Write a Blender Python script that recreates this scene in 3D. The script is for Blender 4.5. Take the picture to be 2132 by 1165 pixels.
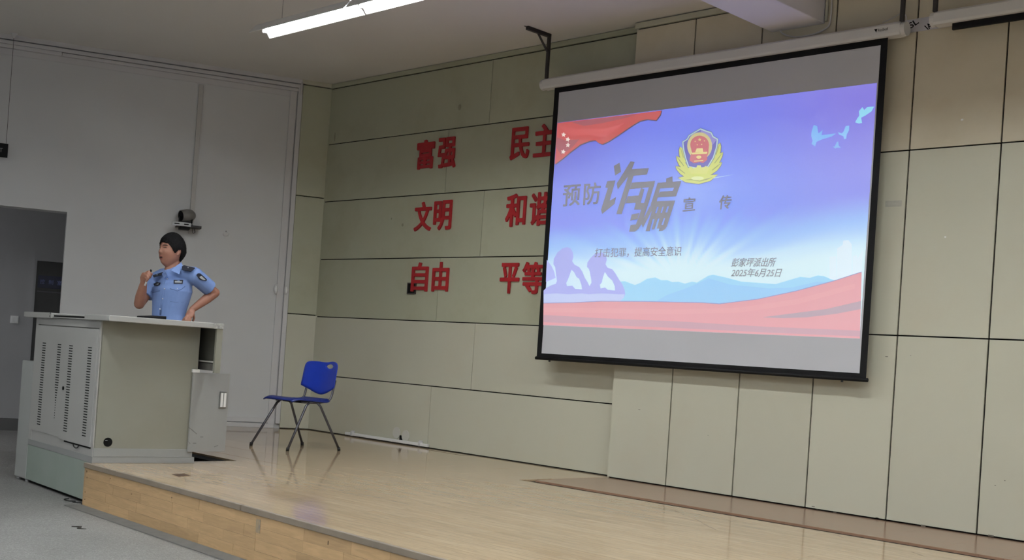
import bpy, bmesh, math, random
import numpy as np
from mathutils import Vector, Matrix
from mathutils.geometry import tessellate_polygon
random.seed(4)
for o in list(bpy.data.objects): bpy.data.objects.remove(o)
S = bpy.context.scene
COL = S.collection

# ------------------------------------------------------------------ camera
FPX, CYP, HC = 2458.281, 717.806, 0.93
YAW, PITCH, ROLL = 0.7778756, 0.0104734, 0.0678760
fw = np.array([-math.sin(YAW)*math.cos(PITCH), math.cos(YAW)*math.cos(PITCH), math.sin(PITCH)])
r0 = np.array([math.cos(YAW), math.sin(YAW), 0.0]); u0 = np.cross(r0, fw)
rv = r0*math.cos(ROLL)+u0*math.sin(ROLL); uv = -r0*math.sin(ROLL)+u0*math.cos(ROLL)
CAM = np.array([0, 0, HC])
cd = bpy.data.cameras.new('camera'); cam = bpy.data.objects.new('camera', cd); COL.objects.link(cam)
cd.sensor_fit = 'HORIZONTAL'; cd.sensor_width = 36; cd.lens = FPX/2132*36
cd.shift_y = (CYP-582.5)/2132; cd.clip_start = .05; cd.clip_end = 100
cam.matrix_world = Matrix(((rv[0], uv[0], -fw[0], 0), (rv[1], uv[1], -fw[1], 0), (rv[2], uv[2], -fw[2], HC), (0, 0, 0, 1)))
S.camera = cam
# ------------------------------------------------------------------ light and exposure
w = bpy.data.worlds.new('world'); S.world = w; w.use_nodes = True
w.node_tree.nodes['Background'].inputs[0].default_value = (.8, .85, 1, 1)
w.node_tree.nodes['Background'].inputs[1].default_value = .02
S.view_settings.view_transform = 'Standard'; S.view_settings.look = 'None'
S.view_settings.gamma = 1; S.view_settings.use_curve_mapping = False
S.view_settings.exposure = 0.0
TUBE = 96.0          # strength of the fluorescent tubes
cl = bpy.data.lights.new('corridor_fill', 'AREA'); cl.shape = 'RECTANGLE'; cl.size = 1.2; cl.size_y = .2; cl.energy = 70; clo = bpy.data.objects.new('corridor_fill', cl); COL.objects.link(clo); clo.location = (-14.6, 2.6, 3.0)   # unseen fill light added to brighten the corridor
ZC = 3.76            # ceiling height above the stage
ZF = -.295           # auditorium floor below the stage
YM, YR = 7.530, 7.626   # faces of the proud and of the recessed back wall

# ------------------------------------------------------------------ measuring helpers (pixels of the photograph to metres)
def ray(x, y): return fw+rv*(x-1066)/FPX-uv*(y-CYP)/FPX
def onz(x, y, z=0.): d = ray(x, y); return CAM+(z-HC)/d[2]*d
def ony(x, y, Y): d = ray(x, y); return CAM+Y/d[1]*d
def onx(x, y, X): d = ray(x, y); return CAM+X/d[0]*d
def deep(x, y, k): return CAM+ray(x, y)*k
def proj(p): q = np.array(p)-CAM; k = q@fw; return 1066+FPX*(q@rv)/k, CYP-FPX*(q@uv)/k, k
def zat(py, X, Y):
    a, b = -1., 6.
    for _ in range(40):
        m = (a+b)/2
        if proj((X, Y, m))[1] > py: a = m
        else: b = m
    return a
WA = np.array([-10.690, 7.346, 0.]); DL = np.array([.3907, .9205, 0]); NL = np.array([.9205, -.3907, 0])
def onw(px, py, off=0.):      # on the splayed left wall: (distance along it, height)
    d = ray(px, py); k = ((WA-CAM)@NL+off)/(d@NL); q = CAM+k*d
    return (q-WA)@DL, q[2]
def wp(t, z, off=0.): q = WA+DL*t+NL*off; return (q[0], q[1], z)

# ------------------------------------------------------------------ mesh helpers
class MB:
    def __init__(s): s.v = []; s.f = []; s.m = []; s.k = 0
    def add(s, vs, fs):
        n = len(s.v); s.v += [tuple(map(float, v)) for v in vs]; s.f += [tuple(i+n for i in f) for f in fs]; s.m += [s.k]*len(fs); return s
    def box(s, x0, x1, y0, y1, z0, z1, M=None):
        vs = [(x, y, z) for z in (z0, z1) for y in (y0, y1) for x in (x0, x1)]
        if M is not None: vs = [M(*v) for v in vs]
        return s.add(vs, [(0, 2, 3, 1), (4, 5, 7, 6), (0, 1, 5, 4), (2, 6, 7, 3), (0, 4, 6, 2), (1, 3, 7, 5)])
    def prism(s, poly, z0, z1):
        n = len(poly); vs = [(p[0], p[1], z0) for p in poly]+[(p[0], p[1], z1) for p in poly]
        fs = [tuple(range(n))[::-1], tuple(range(n, 2*n))]+[(i, (i+1) % n, n+(i+1) % n, n+i) for i in range(n)]
        return s.add(vs, fs)
    def tube(s, pts, rad, n=10, cap=True, flat=None):
        pts = [Vector(p) for p in pts]; m = len(pts)
        if not hasattr(rad, '__len__'): rad = [rad]*m
        T = []
        for i in range(m):
            d = (pts[min(i+1, m-1)]-pts[max(i-1, 0)]); T.append(d.normalized())
        up = Vector((0, 0, 1)) if abs(T[0].z) < .9 else Vector((1, 0, 0))
        if flat: up = Vector(flat)
        a = T[0].cross(up).normalized(); vs = []
        for i in range(m):
            a = (a-T[i]*a.dot(T[i])).normalized(); b = T[i].cross(a)
            rr = rad[i]; ra, rb = rr if hasattr(rr, '__len__') else (rr, rr)
            for k in range(n):
                t = 2*math.pi*k/n; vs.append(pts[i]+a*ra*math.cos(t)+b*rb*math.sin(t))
        fs = [(i*n+k, i*n+(k+1) % n, (i+1)*n+(k+1) % n, (i+1)*n+k) for i in range(m-1) for k in range(n)]
        if cap: fs += [tuple(range(n))[::-1], tuple(range((m-1)*n, m*n))]
        return s.add(vs, fs)
    def limb(s, pts, rad, n=14, flat=None):   # tube with rounded ends
        pts = [Vector(p) for p in pts]
        def pair(q): return q if hasattr(q, '__len__') else (q, q)
        rad = [pair(q) for q in rad] if hasattr(rad, '__len__') else [pair(rad)]*len(pts)
        d0 = (pts[0]-pts[1]).normalized(); d1 = (pts[-1]-pts[-2]).normalized(); P = []; R = []
        for a in (80, 55, 30): k = math.radians(a); e = min(rad[0]); P.append(pts[0]+d0*e*math.sin(k)); R.append((rad[0][0]*math.cos(k), rad[0][1]*math.cos(k)))
        P += pts; R += rad
        for a in (30, 55, 80): k = math.radians(a); e = min(rad[-1]); P.append(pts[-1]+d1*e*math.sin(k)); R.append((rad[-1][0]*math.cos(k), rad[-1][1]*math.cos(k)))
        return s.tube(P, R, n, True, flat)
    def ball(s, c, rad, n=14, M=None):
        c = Vector(c); rx, ry, rz = rad if hasattr(rad, '__len__') else (rad,)*3; vs = []; m = n//2
        for i in range(1, m):
            for k in range(n):
                a = math.pi*i/m; b = 2*math.pi*k/n; v = Vector((rx*math.sin(a)*math.cos(b), ry*math.sin(a)*math.sin(b), rz*math.cos(a)))
                vs.append(c+(M@v if M else v))
        t = Vector((0, 0, rz)); vs += [c+(M@t if M else t), c-(M@t if M else t)]; q = (m-1)*n
        fs = [(i*n+k, (i+1)*n+k, (i+1)*n+(k+1) % n, i*n+(k+1) % n) for i in range(m-2) for k in range(n)]
        fs += [(q, k, (k+1) % n) for k in range(n)]+[(q+1, (m-2)*n+(k+1) % n, (m-2)*n+k) for k in range(n)]
        return s.add(vs, fs)
    def grid(s, fn, nu, nv):
        vs = [fn(i/nu, j/nv) for j in range(nv+1) for i in range(nu+1)]
        return s.add(vs, [(j*(nu+1)+i, j*(nu+1)+i+1, (j+1)*(nu+1)+i+1, (j+1)*(nu+1)+i) for j in range(nv) for i in range(nu)])
    def build(s, name, mat, parent=None, smooth=False, bevel=0, solid=0, **kw):
        me = bpy.data.meshes.new(name); me.from_pydata(s.v, [], s.f)
        mats = mat if isinstance(mat, (list, tuple)) else [mat]
        for q in mats: me.materials.append(q)
        if len(mats) > 1: me.polygons.foreach_set('material_index', s.m)
        if smooth: me.polygons.foreach_set('use_smooth', [True]*len(me.polygons))
        bm = bmesh.new(); bm.from_mesh(me)
        if not kw.pop('keep', False): bmesh.ops.recalc_face_normals(bm, faces=bm.faces)
        bm.to_mesh(me); bm.free(); me.update()
        o = bpy.data.objects.new(name, me); COL.objects.link(o)
        if parent: o.parent = parent
        if solid:
            md = o.modifiers.new('s', 'SOLIDIFY'); md.thickness = solid; md.offset = 0
        if bevel:
            md = o.modifiers.new('b', 'BEVEL'); md.width = bevel; md.segments = 2; md.limit_method = 'ANGLE'
        for k, q in kw.items(): o[k] = q
        return o
def thing(name, label, cat, loc=(0, 0, 0), group=None):
    o = bpy.data.objects.new(name, None); COL.objects.link(o); o.location = loc; o.empty_display_size = .05
    o['label'] = label; o['category'] = cat
    if group: o['group'] = group
    o['_loc'] = loc; return o
def tag(o, label, cat, group=None):
    o['label'] = label; o['category'] = cat
    if group: o['group'] = group
    return o
def structure(name):
    o = bpy.data.objects.new(name, None); COL.objects.link(o); o['kind'] = 'structure'; return o
class Sub(MB):        # world-space builder whose parts hang under an Empty that stands elsewhere
    def put(s, name, mat, root, **kw):
        L = Vector(root.location) if root.parent is None and root.type == 'EMPTY' else Vector((0, 0, 0))
        if root.parent is not None and '_org' in root: L = Vector(root['_org'])
        elif root.type == 'MESH' and '_org' in root: L = Vector(root['_org'])
        s.v = [(v[0]-L[0], v[1]-L[1], v[2]-L[2]) for v in s.v]
        o = s.build(name, mat, root, **kw); o['_org'] = tuple(L); return o

# ------------------------------------------------------------------ materials
def lin(c): return tuple(((v/255)/12.92 if v/255 <= .04045 else ((v/255+.055)/1.055)**2.4) for v in c)
def mat(name, col, rough=.5, metal=0, noise=None, bump=0, scale=20, emit=None, es=1, spec=.5, coords='Object', rnd=0):
    m = bpy.data.materials.new(name); m.use_nodes = True; N = m.node_tree.nodes; L = m.node_tree.links
    b = N['Principled BSDF']; b.inputs['Base Color'].default_value = (*col, 1); b.inputs['Roughness'].default_value = rough
    b.inputs['Metallic'].default_value = metal; b.inputs['Specular IOR Level'].default_value = spec
    last = None
    if noise or bump or rnd:
        tc = N.new('ShaderNodeTexCoord'); nz = N.new('ShaderNodeTexNoise'); nz.inputs['Scale'].default_value = scale; nz.inputs['Detail'].default_value = 6
        L.new(tc.outputs[coords], nz.inputs['Vector'])
        if noise:
            cr = N.new('ShaderNodeValToRGB'); cr.color_ramp.elements[0].position = .3; cr.color_ramp.elements[1].position = .7
            cr.color_ramp.elements[0].color = (*noise, 1); cr.color_ramp.elements[1].color = (*col, 1)
            L.new(nz.outputs['Fac'], cr.inputs['Fac']); last = cr.outputs['Color']; L.new(last, b.inputs['Base Color'])
        if bump:
            bp = N.new('ShaderNodeBump'); bp.inputs['Strength'].default_value = bump; bp.inputs['Distance'].default_value = .01
            L.new(nz.outputs['Fac'], bp.inputs['Height']); L.new(bp.outputs['Normal'], b.inputs['Normal'])
    if rnd:
        oi = N.new('ShaderNodeObjectInfo'); mr = N.new('ShaderNodeMapRange'); mr.inputs['To Min'].default_value = 1-rnd; mr.inputs['To Max'].default_value = 1+rnd
        L.new(oi.outputs['Random'], mr.inputs['Value']); hs = N.new('ShaderNodeHueSaturation'); L.new(mr.outputs['Result'], hs.inputs['Value'])
        if last: L.new(last, hs.inputs['Color'])
        else: hs.inputs['Color'].default_value = (*col, 1)
        L.new(hs.outputs['Color'], b.inputs['Base Color'])
    if emit: b.inputs['Emission Color'].default_value = (*emit, 1); b.inputs['Emission Strength'].default_value = es
    return m
M = {}
M['white_wall'] = mat('white_wall', (.63, .63, .635), .9, noise=(.60, .60, .61), scale=1.5, bump=.05)
M['ceiling'] = mat('ceiling', (.74, .72, .70), .95, noise=(.71, .69, .67), scale=.6)
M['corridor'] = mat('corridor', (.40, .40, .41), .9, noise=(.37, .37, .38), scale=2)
M['beam'] = mat('beam', (.74, .72, .76), .9)
M['dark'] = mat('dark', (.006, .006, .006), .85, spec=.15)
M['black'] = mat('black', (.005, .005, .006), .6, spec=.2)
M['trim'] = mat('trim', (.60, .59, .60), .6)
M['foil'] = mat('foil', (.62, .62, .66), .35, metal=.6, bump=.3, scale=40)
M['red'] = mat('red', (.37, .009, .014), .5, noise=(.31, .008, .012), scale=9)
M['lectern'] = mat('lectern', (.385, .38, .365), .42, noise=(.365, .36, .345), scale=3)
M['lectern_plinth'] = mat('lectern_plinth', (.29, .295, .29), .45, noise=(.27, .275, .27), scale=4)
M['lectern_green'] = mat('lectern_green', (.30, .345, .31), .5, noise=(.27, .32, .28), scale=5)
M['lectern_side_shade'] = mat('lectern_side_shade', (.245, .243, .205), .4, noise=(.23, .225, .185), scale=3)  # same paint as the front, darkened for the weaker light on this side
M['rail'] = mat('rail', (.25, .25, .25), .3, metal=.8)
M['steel'] = mat('steel', (.34, .34, .345), .35, metal=.3)
M['blue'] = mat('blue_plastic', (.008, .035, .38), .38, noise=(.007, .03, .34), scale=14, bump=.05)
M['blue_dark'] = mat('blue_seat', (.005, .017, .15), .4)
M['legs'] = mat('grey_tube', (.10, .10, .115), .3, metal=.7)
M['rubber'] = mat('rubber', (.012, .012, .012), .7)
M['skin'] = mat('skin', (.36, .17, .115), .5, noise=(.32, .145, .098), scale=25)
M['hair'] = mat('hair', (.006, .0055, .006), .75, bump=.5, scale=120, spec=.12)
M['shirt'] = mat('shirt', (.20, .31, .62), .75, noise=(.185, .285, .58), scale=12, bump=.25)
M['shirt_line'] = mat('shirt_line', (.10, .16, .36), .8)
M['cloth_white'] = mat('embroidery', (.42, .44, .46), .7)
M['navy'] = mat('navy', (.010, .012, .025), .7)
M['white'] = mat('white', (.8, .8, .8), .5)
M['lip'] = mat('lip', (.30, .09, .07), .5)
M['mouth'] = mat('mouth', (.035, .008, .008), .6)
M['house'] = mat('screen_housing', (.66, .655, .65), .45)
M['screen'] = mat('screen_cloth', (.55, .557, .605), .85)  # cloth tinted blue to carry the projector's bluish stray light
M['lamp'] = mat('lamp_body', (.8, .8, .8), .4)
M['tube'] = mat('lamp_tube', (.9, .9, .9), .4, emit=(.93, .98, .98), es=TUBE)
M['iron'] = mat('iron', (.05, .045, .045), .6, metal=.3)
M['cream'] = mat('cream_plate', (.60, .59, .54), .5)

def floor_mat():
    m = mat('terrazzo', (.2, .2, .2), .55); N = m.node_tree.nodes; L = m.node_tree.links; b = N['Principled BSDF']
    tc = N.new('ShaderNodeTexCoord'); v = N.new('ShaderNodeTexVoronoi'); v.inputs['Scale'].default_value = 150
    L.new(tc.outputs['Object'], v.inputs['Vector']); cr = N.new('ShaderNodeValToRGB')
    e = cr.color_ramp.elements; e[0].color = (.20, .195, .19, 1); e[0].position = 0; e[1].color = (.36, .355, .345, 1); e[1].position = 1
    x = e.new(.55); x.color = (.265, .26, .252, 1)
    sp = N.new('ShaderNodeSeparateColor'); L.new(v.outputs['Color'], sp.inputs[0]); L.new(sp.outputs[0], cr.inputs[0])
    nz = N.new('ShaderNodeTexNoise'); nz.inputs['Scale'].default_value = 1.2; nz.inputs['Detail'].default_value = 4; L.new(tc.outputs['Object'], nz.inputs['Vector'])
    mx = N.new('ShaderNodeMix'); mx.data_type = 'RGBA'; mx.blend_type = 'MULTIPLY'; mx.inputs[0].default_value = .5
    L.new(cr.outputs[0], mx.inputs[6]); L.new(nz.outputs['Fac'], mx.inputs[7]); L.new(mx.outputs[2], b.inputs['Base Color']); return m
M['terrazzo'] = floor_mat()

def wood(name, a, b_, rough, strips, bump=.0, rnd=.05, length=.42, spec=.5):
    # strip pattern printed in the laminate: fine grain and staves; the boards themselves are geometry
    m = mat(name, a, rough, spec=spec); N = m.node_tree.nodes; L = m.node_tree.links; b = N['Principled BSDF']
    tc = N.new('ShaderNodeTexCoord'); mp = N.new('ShaderNodeMapping'); L.new(tc.outputs['Object'], mp.inputs['Vector'])
    br = N.new('ShaderNodeTexBrick'); br.offset = .37; br.inputs['Scale'].default_value = 1; br.inputs['Mortar Size'].default_value = .0006
    br.inputs['Brick Width'].default_value = length; br.inputs['Row Height'].default_value = strips
    br.inputs['Color1'].default_value = (*a, 1); br.inputs['Color2'].default_value = (*b_, 1)
    br.inputs['Mortar'].default_value = (a[0]*.6, a[1]*.55, a[2]*.5, 1); L.new(mp.outputs[0], br.inputs['Vector'])
    mp2 = N.new('ShaderNodeMapping'); mp2.inputs['Scale'].default_value = (2.2, 22, 22); L.new(tc.outputs['Object'], mp2.inputs['Vector'])
    nz = N.new('ShaderNodeTexNoise'); nz.inputs['Scale'].default_value = 2.2; nz.inputs['Detail'].default_value = 8; nz.inputs['Distortion'].default_value = 1.2
    L.new(mp2.outputs[0], nz.inputs['Vector'])
    mr = N.new('ShaderNodeMapRange'); mr.inputs['From Min'].default_value = .3; mr.inputs['From Max'].default_value = .7; mr.inputs['To Min'].default_value = .86; mr.inputs['To Max'].default_value = 1.08
    L.new(nz.outputs['Fac'], mr.inputs['Value'])
    oi = N.new('ShaderNodeObjectInfo'); mo = N.new('ShaderNodeMapRange'); mo.inputs['To Min'].default_value = 1-rnd; mo.inputs['To Max'].default_value = 1+rnd
    L.new(oi.outputs['Random'], mo.inputs['Value']); mu = N.new('ShaderNodeMath'); mu.operation = 'MULTIPLY'; L.new(mr.outputs[0], mu.inputs[0]); L.new(mo.outputs[0], mu.inputs[1])
    hs = N.new('ShaderNodeHueSaturation'); L.new(br.outputs['Color'], hs.inputs['Color']); L.new(mu.outputs[0], hs.inputs['Value']); L.new(hs.outputs[0], b.inputs['Base Color'])
    if bump:
        bp = N.new('ShaderNodeBump'); bp.inputs['Strength'].default_value = bump; bp.inputs['Distance'].default_value = .002
        L.new(nz.outputs['Fac'], bp.inputs['Height']); L.new(bp.outputs[0], b.inputs['Normal'])
    return m
M['floorwood'] = wood('floor_laminate', (.55, .415, .27), (.495, .36, .225), .075, .0633, bump=.03)
M['border'] = wood('border_laminate', (.33, .20, .135), (.30, .18, .12), .2, .0633, bump=.03, rnd=.03)
M['riser'] = wood('riser_laminate', (.55, .365, .19), (.47, .29, .15), .38, 9, rnd=.10, length=9)
M['nosing'] = mat('nosing', (.26, .21, .16), .5, noise=(.20, .165, .13), scale=8)

def panel_mat(name, a, stain, amt, lo, hi):
    m = mat(name, a, .38, spec=.35); N = m.node_tree.nodes; L = m.node_tree.links; b = N['Principled BSDF']
    tc = N.new('ShaderNodeTexCoord'); nz = N.new('ShaderNodeTexNoise'); nz.inputs['Scale'].default_value = 1.6; nz.inputs['Detail'].default_value = 7; nz.inputs['Roughness'].default_value = .6
    oi = N.new('ShaderNodeObjectInfo'); ad = N.new('ShaderNodeVectorMath'); ad.operation = 'ADD'
    L.new(tc.outputs['Object'], ad.inputs[0]); L.new(oi.outputs['Random'], ad.inputs[1]); L.new(ad.outputs[0], nz.inputs['Vector'])
    mr = N.new('ShaderNodeMapRange'); mr.inputs['From Min'].default_value = lo; mr.inputs['From Max'].default_value = hi; mr.inputs['To Max'].default_value = amt
    L.new(nz.outputs['Fac'], mr.inputs['Value'])
    mx = N.new('ShaderNodeMix'); mx.data_type = 'RGBA'; L.new(mr.outputs[0], mx.inputs[0])
    mx.inputs[6].default_value = (*a, 1); mx.inputs[7].default_value = (*stain, 1)
    mo = N.new('ShaderNodeMapRange'); mo.inputs['To Min'].default_value = .97; mo.inputs['To Max'].default_value = 1.03; L.new(oi.outputs['Random'], mo.inputs['Value'])
    hs = N.new('ShaderNodeHueSaturation'); L.new(mx.outputs[2], hs.inputs['Color']); L.new(mo.outputs[0], hs.inputs['Value']); L.new(hs.outputs[0], b.inputs['Base Color']); return m
M['panel'] = panel_mat('cream_panel', (.53, .52, .425), (.50, .455, .35), .5, .5, .8)
M['panel_top'] = panel_mat('top_cream_panel', (.60, .545, .425), (.52, .45, .32), .7, .5, .75)  # warmer, lighter cream for the top row of tall panels
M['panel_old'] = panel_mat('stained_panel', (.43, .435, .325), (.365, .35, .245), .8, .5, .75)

# ------------------------------------------------------------------ glyphs
_g = {}
def glyph(txt, bold=.0, space=1.0):
    k = (txt, bold, space)
    if k in _g: return _g[k]
    c = bpy.data.curves.new('t', 'FONT'); c.body = txt; c.size = 1; c.offset = bold; c.space_character = space; c.resolution_u = 4; c.fill_mode = 'FRONT'
    o = bpy.data.objects.new('t', c); COL.objects.link(o); dg = bpy.context.evaluated_depsgraph_get(); dg.update()
    me = bpy.data.meshes.new_from_object(o.evaluated_get(dg)); bpy.data.objects.remove(o)
    V = np.array([v.co[:2] for v in me.vertices]); F = [tuple(p.vertices) for p in me.polygons]
    lo, hi = V.min(0), V.max(0); V = (V-lo)/(hi-lo); bpy.data.meshes.remove(me); _g[k] = (V, F); return _g[k]
def fat_glyph(ch, r, vox=.014):
    V, F = glyph(ch); n = len(V); mb = MB(); asp = 1.0
    for k in range(8):
        a = 2*math.pi*(k+.5)/8; W_ = [(x+r*1.25*math.cos(a), 0, y+r*math.sin(a)) for x, y in V]; plate(mb, W_, F, (0, 1, 0), .10)
    o = mb.build('t', M['red']); md = o.modifiers.new('r', 'REMESH'); md.mode = 'VOXEL'; md.voxel_size = vox
    md = o.modifiers.new('d', 'DECIMATE'); md.decimate_type = 'DISSOLVE'; md.angle_limit = math.radians(12)
    dg = bpy.context.evaluated_depsgraph_get(); dg.update(); me = bpy.data.meshes.new_from_object(o.evaluated_get(dg)); bpy.data.objects.remove(o)
    V = np.array([v.co[:] for v in me.vertices]); lo, hi = V.min(0), V.max(0); return (V-lo)/(hi-lo), [tuple(p.vertices) for p in me.polygons]
def quad_map(V, q):     # unit square to a pixel quad TL TR BR BL
    tl, tr, br, bl = [np.array(p, float) for p in q]
    return [(1-y)*((1-x)*bl+x*br)+y*((1-x)*tl+x*tr) for x, y in V]
def plate(mb, V, F, depthvec, thick):
    # closed plate: front polygons and walls along boundary edges
    n = len(V); d = np.array(depthvec)*thick; vs = [tuple(v) for v in V]+[tuple(np.array(v)+d) for v in V]
    ec = {}
    for f in F:
        for i in range(len(f)): a, b = f[i], f[(i+1) % len(f)]; ec.setdefault((min(a, b), max(a, b)), []).append((a, b))
    fs = list(F)+[tuple(i+n for i in f[::-1]) for f in F]+[(b, a, a+n, b+n) for k, l in ec.items() if len(l) == 1 for a, b in l]
    mb.add(vs, fs)

# ================================================================== the setting
# floor
fl = MB().box(-17, 5, -7.2, 8.4, ZF-.1, ZF).build('floor', M['terrazzo'], kind='structure')
# ceiling
MB().box(-17, 5, -7.2, 8.4, ZC, ZC+.1).build('ceiling', M['ceiling'], kind='structure')
bmb = structure('trim_1'); bx0, bx1 = -4.915, -4.475
MB().box(bx0, bx1, -7, YM+.005, 3.487, ZC+.02).build('beam', M['beam'], bmb, bevel=.006)
# left wall: splayed, with the corridor opening
T0, TJ = -3.75, onw(133, 540)[0]
ZD = 2.085
wl = structure('wall_left')
def wbox(mb, t0, t1, z0, z1, o0, o1): return mb.box(t0, t1, o0, o1, z0, z1, M=lambda t, o, z: wp(t, z, o))
m = MB(); wbox(m, TJ, .36, ZF, ZC, -.24, 0); wbox(m, T0, TJ, ZD, ZC, -.24, 0); wbox(m, -14.5, T0, ZF, ZC, -.24, 0)
m.build('plaster', M['white_wall'], wl)
# raceways and trim on the left wall
cr = structure('trim_2')
m = MB(); wbox(m, -14, .03, ZC-.045, ZC, 0, .05); m.build('crown_moulding', M['trim'], cr)
m = MB(); wbox(m, -14, .0, ZC-.092, ZC-.055, 0, .045); m.build('cable_duct', M['trim'], cr, bevel=.002)
m = MB(); wbox(m, -2.42, .0, ZC-.13, ZC-.098, 0, .035); m.build('cable_duct', M['trim'], cr, bevel=.002)
m = MB(); wbox(m, -14, -2.425, ZC-.13, ZC-.094, 0, .04); m.build('cable_duct', M['trim'], cr, bevel=.002)
m = MB(); wbox(m, -14, -.09, ZC-.19, ZC-.131, 0, .006); m.build('frieze_band', M['trim'], cr)
vt = structure('trim_3')
m = MB(); wbox(m, -.115, -.045, .0, ZC-.13, 0, .02); m.build('door_casing', M['trim'], vt, bevel=.002)
m = MB(); wbox(m, -.035, .012, .05, ZC-.05, 0, .04); m.build('cable_duct', M['trim'], vt, bevel=.002)
m = MB(); m.tube([wp(-.01, z, .05) for z in (ZC-.16, ZC-.07)]+[wp(-.0, ZC-.03, .05)], .012, 8); m.build('cable_bend', M['trim'], vt, smooth=True)
bl = structure('baseboard_left')
m = MB(); wbox(m, -1.6, -.05, .055, .105, 0, .022); m.build('upper_board', M['trim'], bl, bevel=.002)
m = MB(); wbox(m, -1.6, -.05, .0, .045, 0, .03); m.build('lower_board', M['trim'], bl, bevel=.002)
# cable trunk down the wall to the conference camera
a = onw(412, 172); b = onw(400, 437)
m = MB(); wbox(m, b[0]-.022, b[0]+.022, b[1]-.25, a[1]-.02, 0, .025); tr_ = m.build('wall_duct', mat('trunk', (.50, .485, .47), .6), bevel=.003); tag(tr_, 'tall thin white cable trunk running down the left wall to the camera', 'cable trunk')  # trunk colour darkened to stand in for its shaded left side
# corridor behind the opening
co = structure('wall_corridor'); CO = -1.98
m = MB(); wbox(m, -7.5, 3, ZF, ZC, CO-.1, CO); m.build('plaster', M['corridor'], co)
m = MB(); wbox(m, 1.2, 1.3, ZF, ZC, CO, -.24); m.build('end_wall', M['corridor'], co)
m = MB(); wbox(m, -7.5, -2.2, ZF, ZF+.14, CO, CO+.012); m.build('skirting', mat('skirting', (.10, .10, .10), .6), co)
# control room door in the corridor
pd0 = onw(79, 535, CO); pd1 = onw(62, 750, CO); d2 = structure('door_1')
m = MB(); t0 = (pd0[0]+pd1[0])/2; wbox(m, t0, t0+1.0, ZF, pd0[1]-.04, CO-.0, CO+.006); m.build('door_leaf', mat('door_leaf', (.035, .034, .034), .5), d2)
m = MB(); wbox(m, t0, t0+1.0, pd0[1]-.04, pd0[1], CO, CO+.03); wbox(m, t0-.03, t0, ZF, pd0[1], CO, CO+.03); m.build('door_frame', M['corridor'], d2)
s0 = onw(79, 572, CO); s1 = onw(78, 598, CO)
m = Sub(); sgn = thing('door_sign', 'dark blue sign with three pale characters on the corridor door', 'sign', wp(t0+.3, s1[1], CO+.01))
wbox(m, t0+.02, t0+.72, s1[1], s0[1], CO+.006, CO+.016); m.put('sign_plate', mat('sign_blue', (.014, .018, .05), .5), sgn)
smt = mat('sign_text', (.16, .19, .42), .6)
for i, ch in enumerate('控制室'):
    V, F = glyph(ch, .01); zm = (s1[1]+s0[1])/2; z0, z1 = zm-.026, zm+.026; tt = t0+.045+i*.092
    m = Sub(); m.add([wp(tt+x*.05, z0+y*(z1-z0), CO+.018) for x, y in V], F); m.put('character', smt, sgn)
m = Sub(); wbox(m, t0+.02, t0+.72, s1[1]-.05, s1[1]-.035, CO+.006, CO+.012); m.put('sign_strip', mat('sign_strip', (.08, .08, .09), .5), sgn)
# light switch in the corridor
p0 = onw(21, 672, CO); p1 = onw(36, 660, CO)
sw = thing('light_switch', 'white light switch on the grey corridor wall', 'switch', wp(p0[0]+.04, p0[1], CO))
m = Sub(); wbox(m, p0[0], p0[0]+.086, p0[1], p0[1]+.086, CO, CO+.012); m.put('plate', M['white'], sw, bevel=.003)
for k in (0, 1):
    m = Sub(); wbox(m, p0[0]+.008+k*.037, p0[0]+.041+k*.037, p0[1]+.012, p0[1]+.074, CO+.012, CO+.017); m.put('rocker', M['white'], sw, bevel=.002)

# pillar at the left end of the stage (cream panels, same height as the wall panels)
pl = structure('wall_pillar')
m = MB(); wbox(m, .02, .42, 0, ZC-.0, -.1, .005); m.build('backing', M['dark'], pl)
ZP = [0.004, 1.240, 2.515, ZC-.05]
for k in range(3):
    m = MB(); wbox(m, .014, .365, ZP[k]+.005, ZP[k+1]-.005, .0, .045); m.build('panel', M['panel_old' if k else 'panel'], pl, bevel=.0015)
m = MB(); wbox(m, .0, .38, ZC-.045, ZC, .0, .06); m.build('crown_strip', M['panel'], pl)

# recessed back wall: long horizontal panels in running bond
wr = structure('wall_back_recess'); XR0, XR1 = -10.535, -6.217
MB().box(-11.2, XR1+.1, YR+.012, YR+.13, 0, ZC).build('backing', M['dark'], wr)
ZR = [0.004, .6, 1.228, 1.848, 2.475, 3.098, ZC-.055]
for k in range(6):
    xs = [XR0, -8.567 if k % 2 == 0 else -8.012, XR1]
    for i in (0, 1):
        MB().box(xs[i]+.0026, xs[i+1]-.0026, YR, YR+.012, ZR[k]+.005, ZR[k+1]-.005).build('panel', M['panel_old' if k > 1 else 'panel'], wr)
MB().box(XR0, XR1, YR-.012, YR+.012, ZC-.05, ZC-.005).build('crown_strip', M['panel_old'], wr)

# proud back wall: tall panels
wb = structure('wall_back')
XP = [-6.217, -5.621, -5.0, -4.38, -3.763, -3.14, -2.52, -1.895, -1.27, -.65, -.03, .59, 1.2]
MB().box(XP[0]+.012, 5, YM+.014, YM+.23, ZF, ZC).build('backing', M['dark'], wb)
MB().box(XP[0], XP[0]+.012, YM+.002, YM+.2, 0, ZC-.03).build('return_panel', M['panel'], wb)
ZB = [0.004, 1.256, 2.517, ZC-.06]
for i in range(12):
    for k in range(3):
        MB().box(XP[i]+(.006 if i else 0), XP[i+1]-.006, YM, YM+.014, ZB[k]+.005, ZB[k+1]-.005).build('panel', M['panel_top' if k == 2 else 'panel'], wb)
MB().box(XP[0]-.012, 1.3, YM-.014, YM+.014, ZC-.055, ZC-.01).build('crown_strip', M['panel'], wb)
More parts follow.
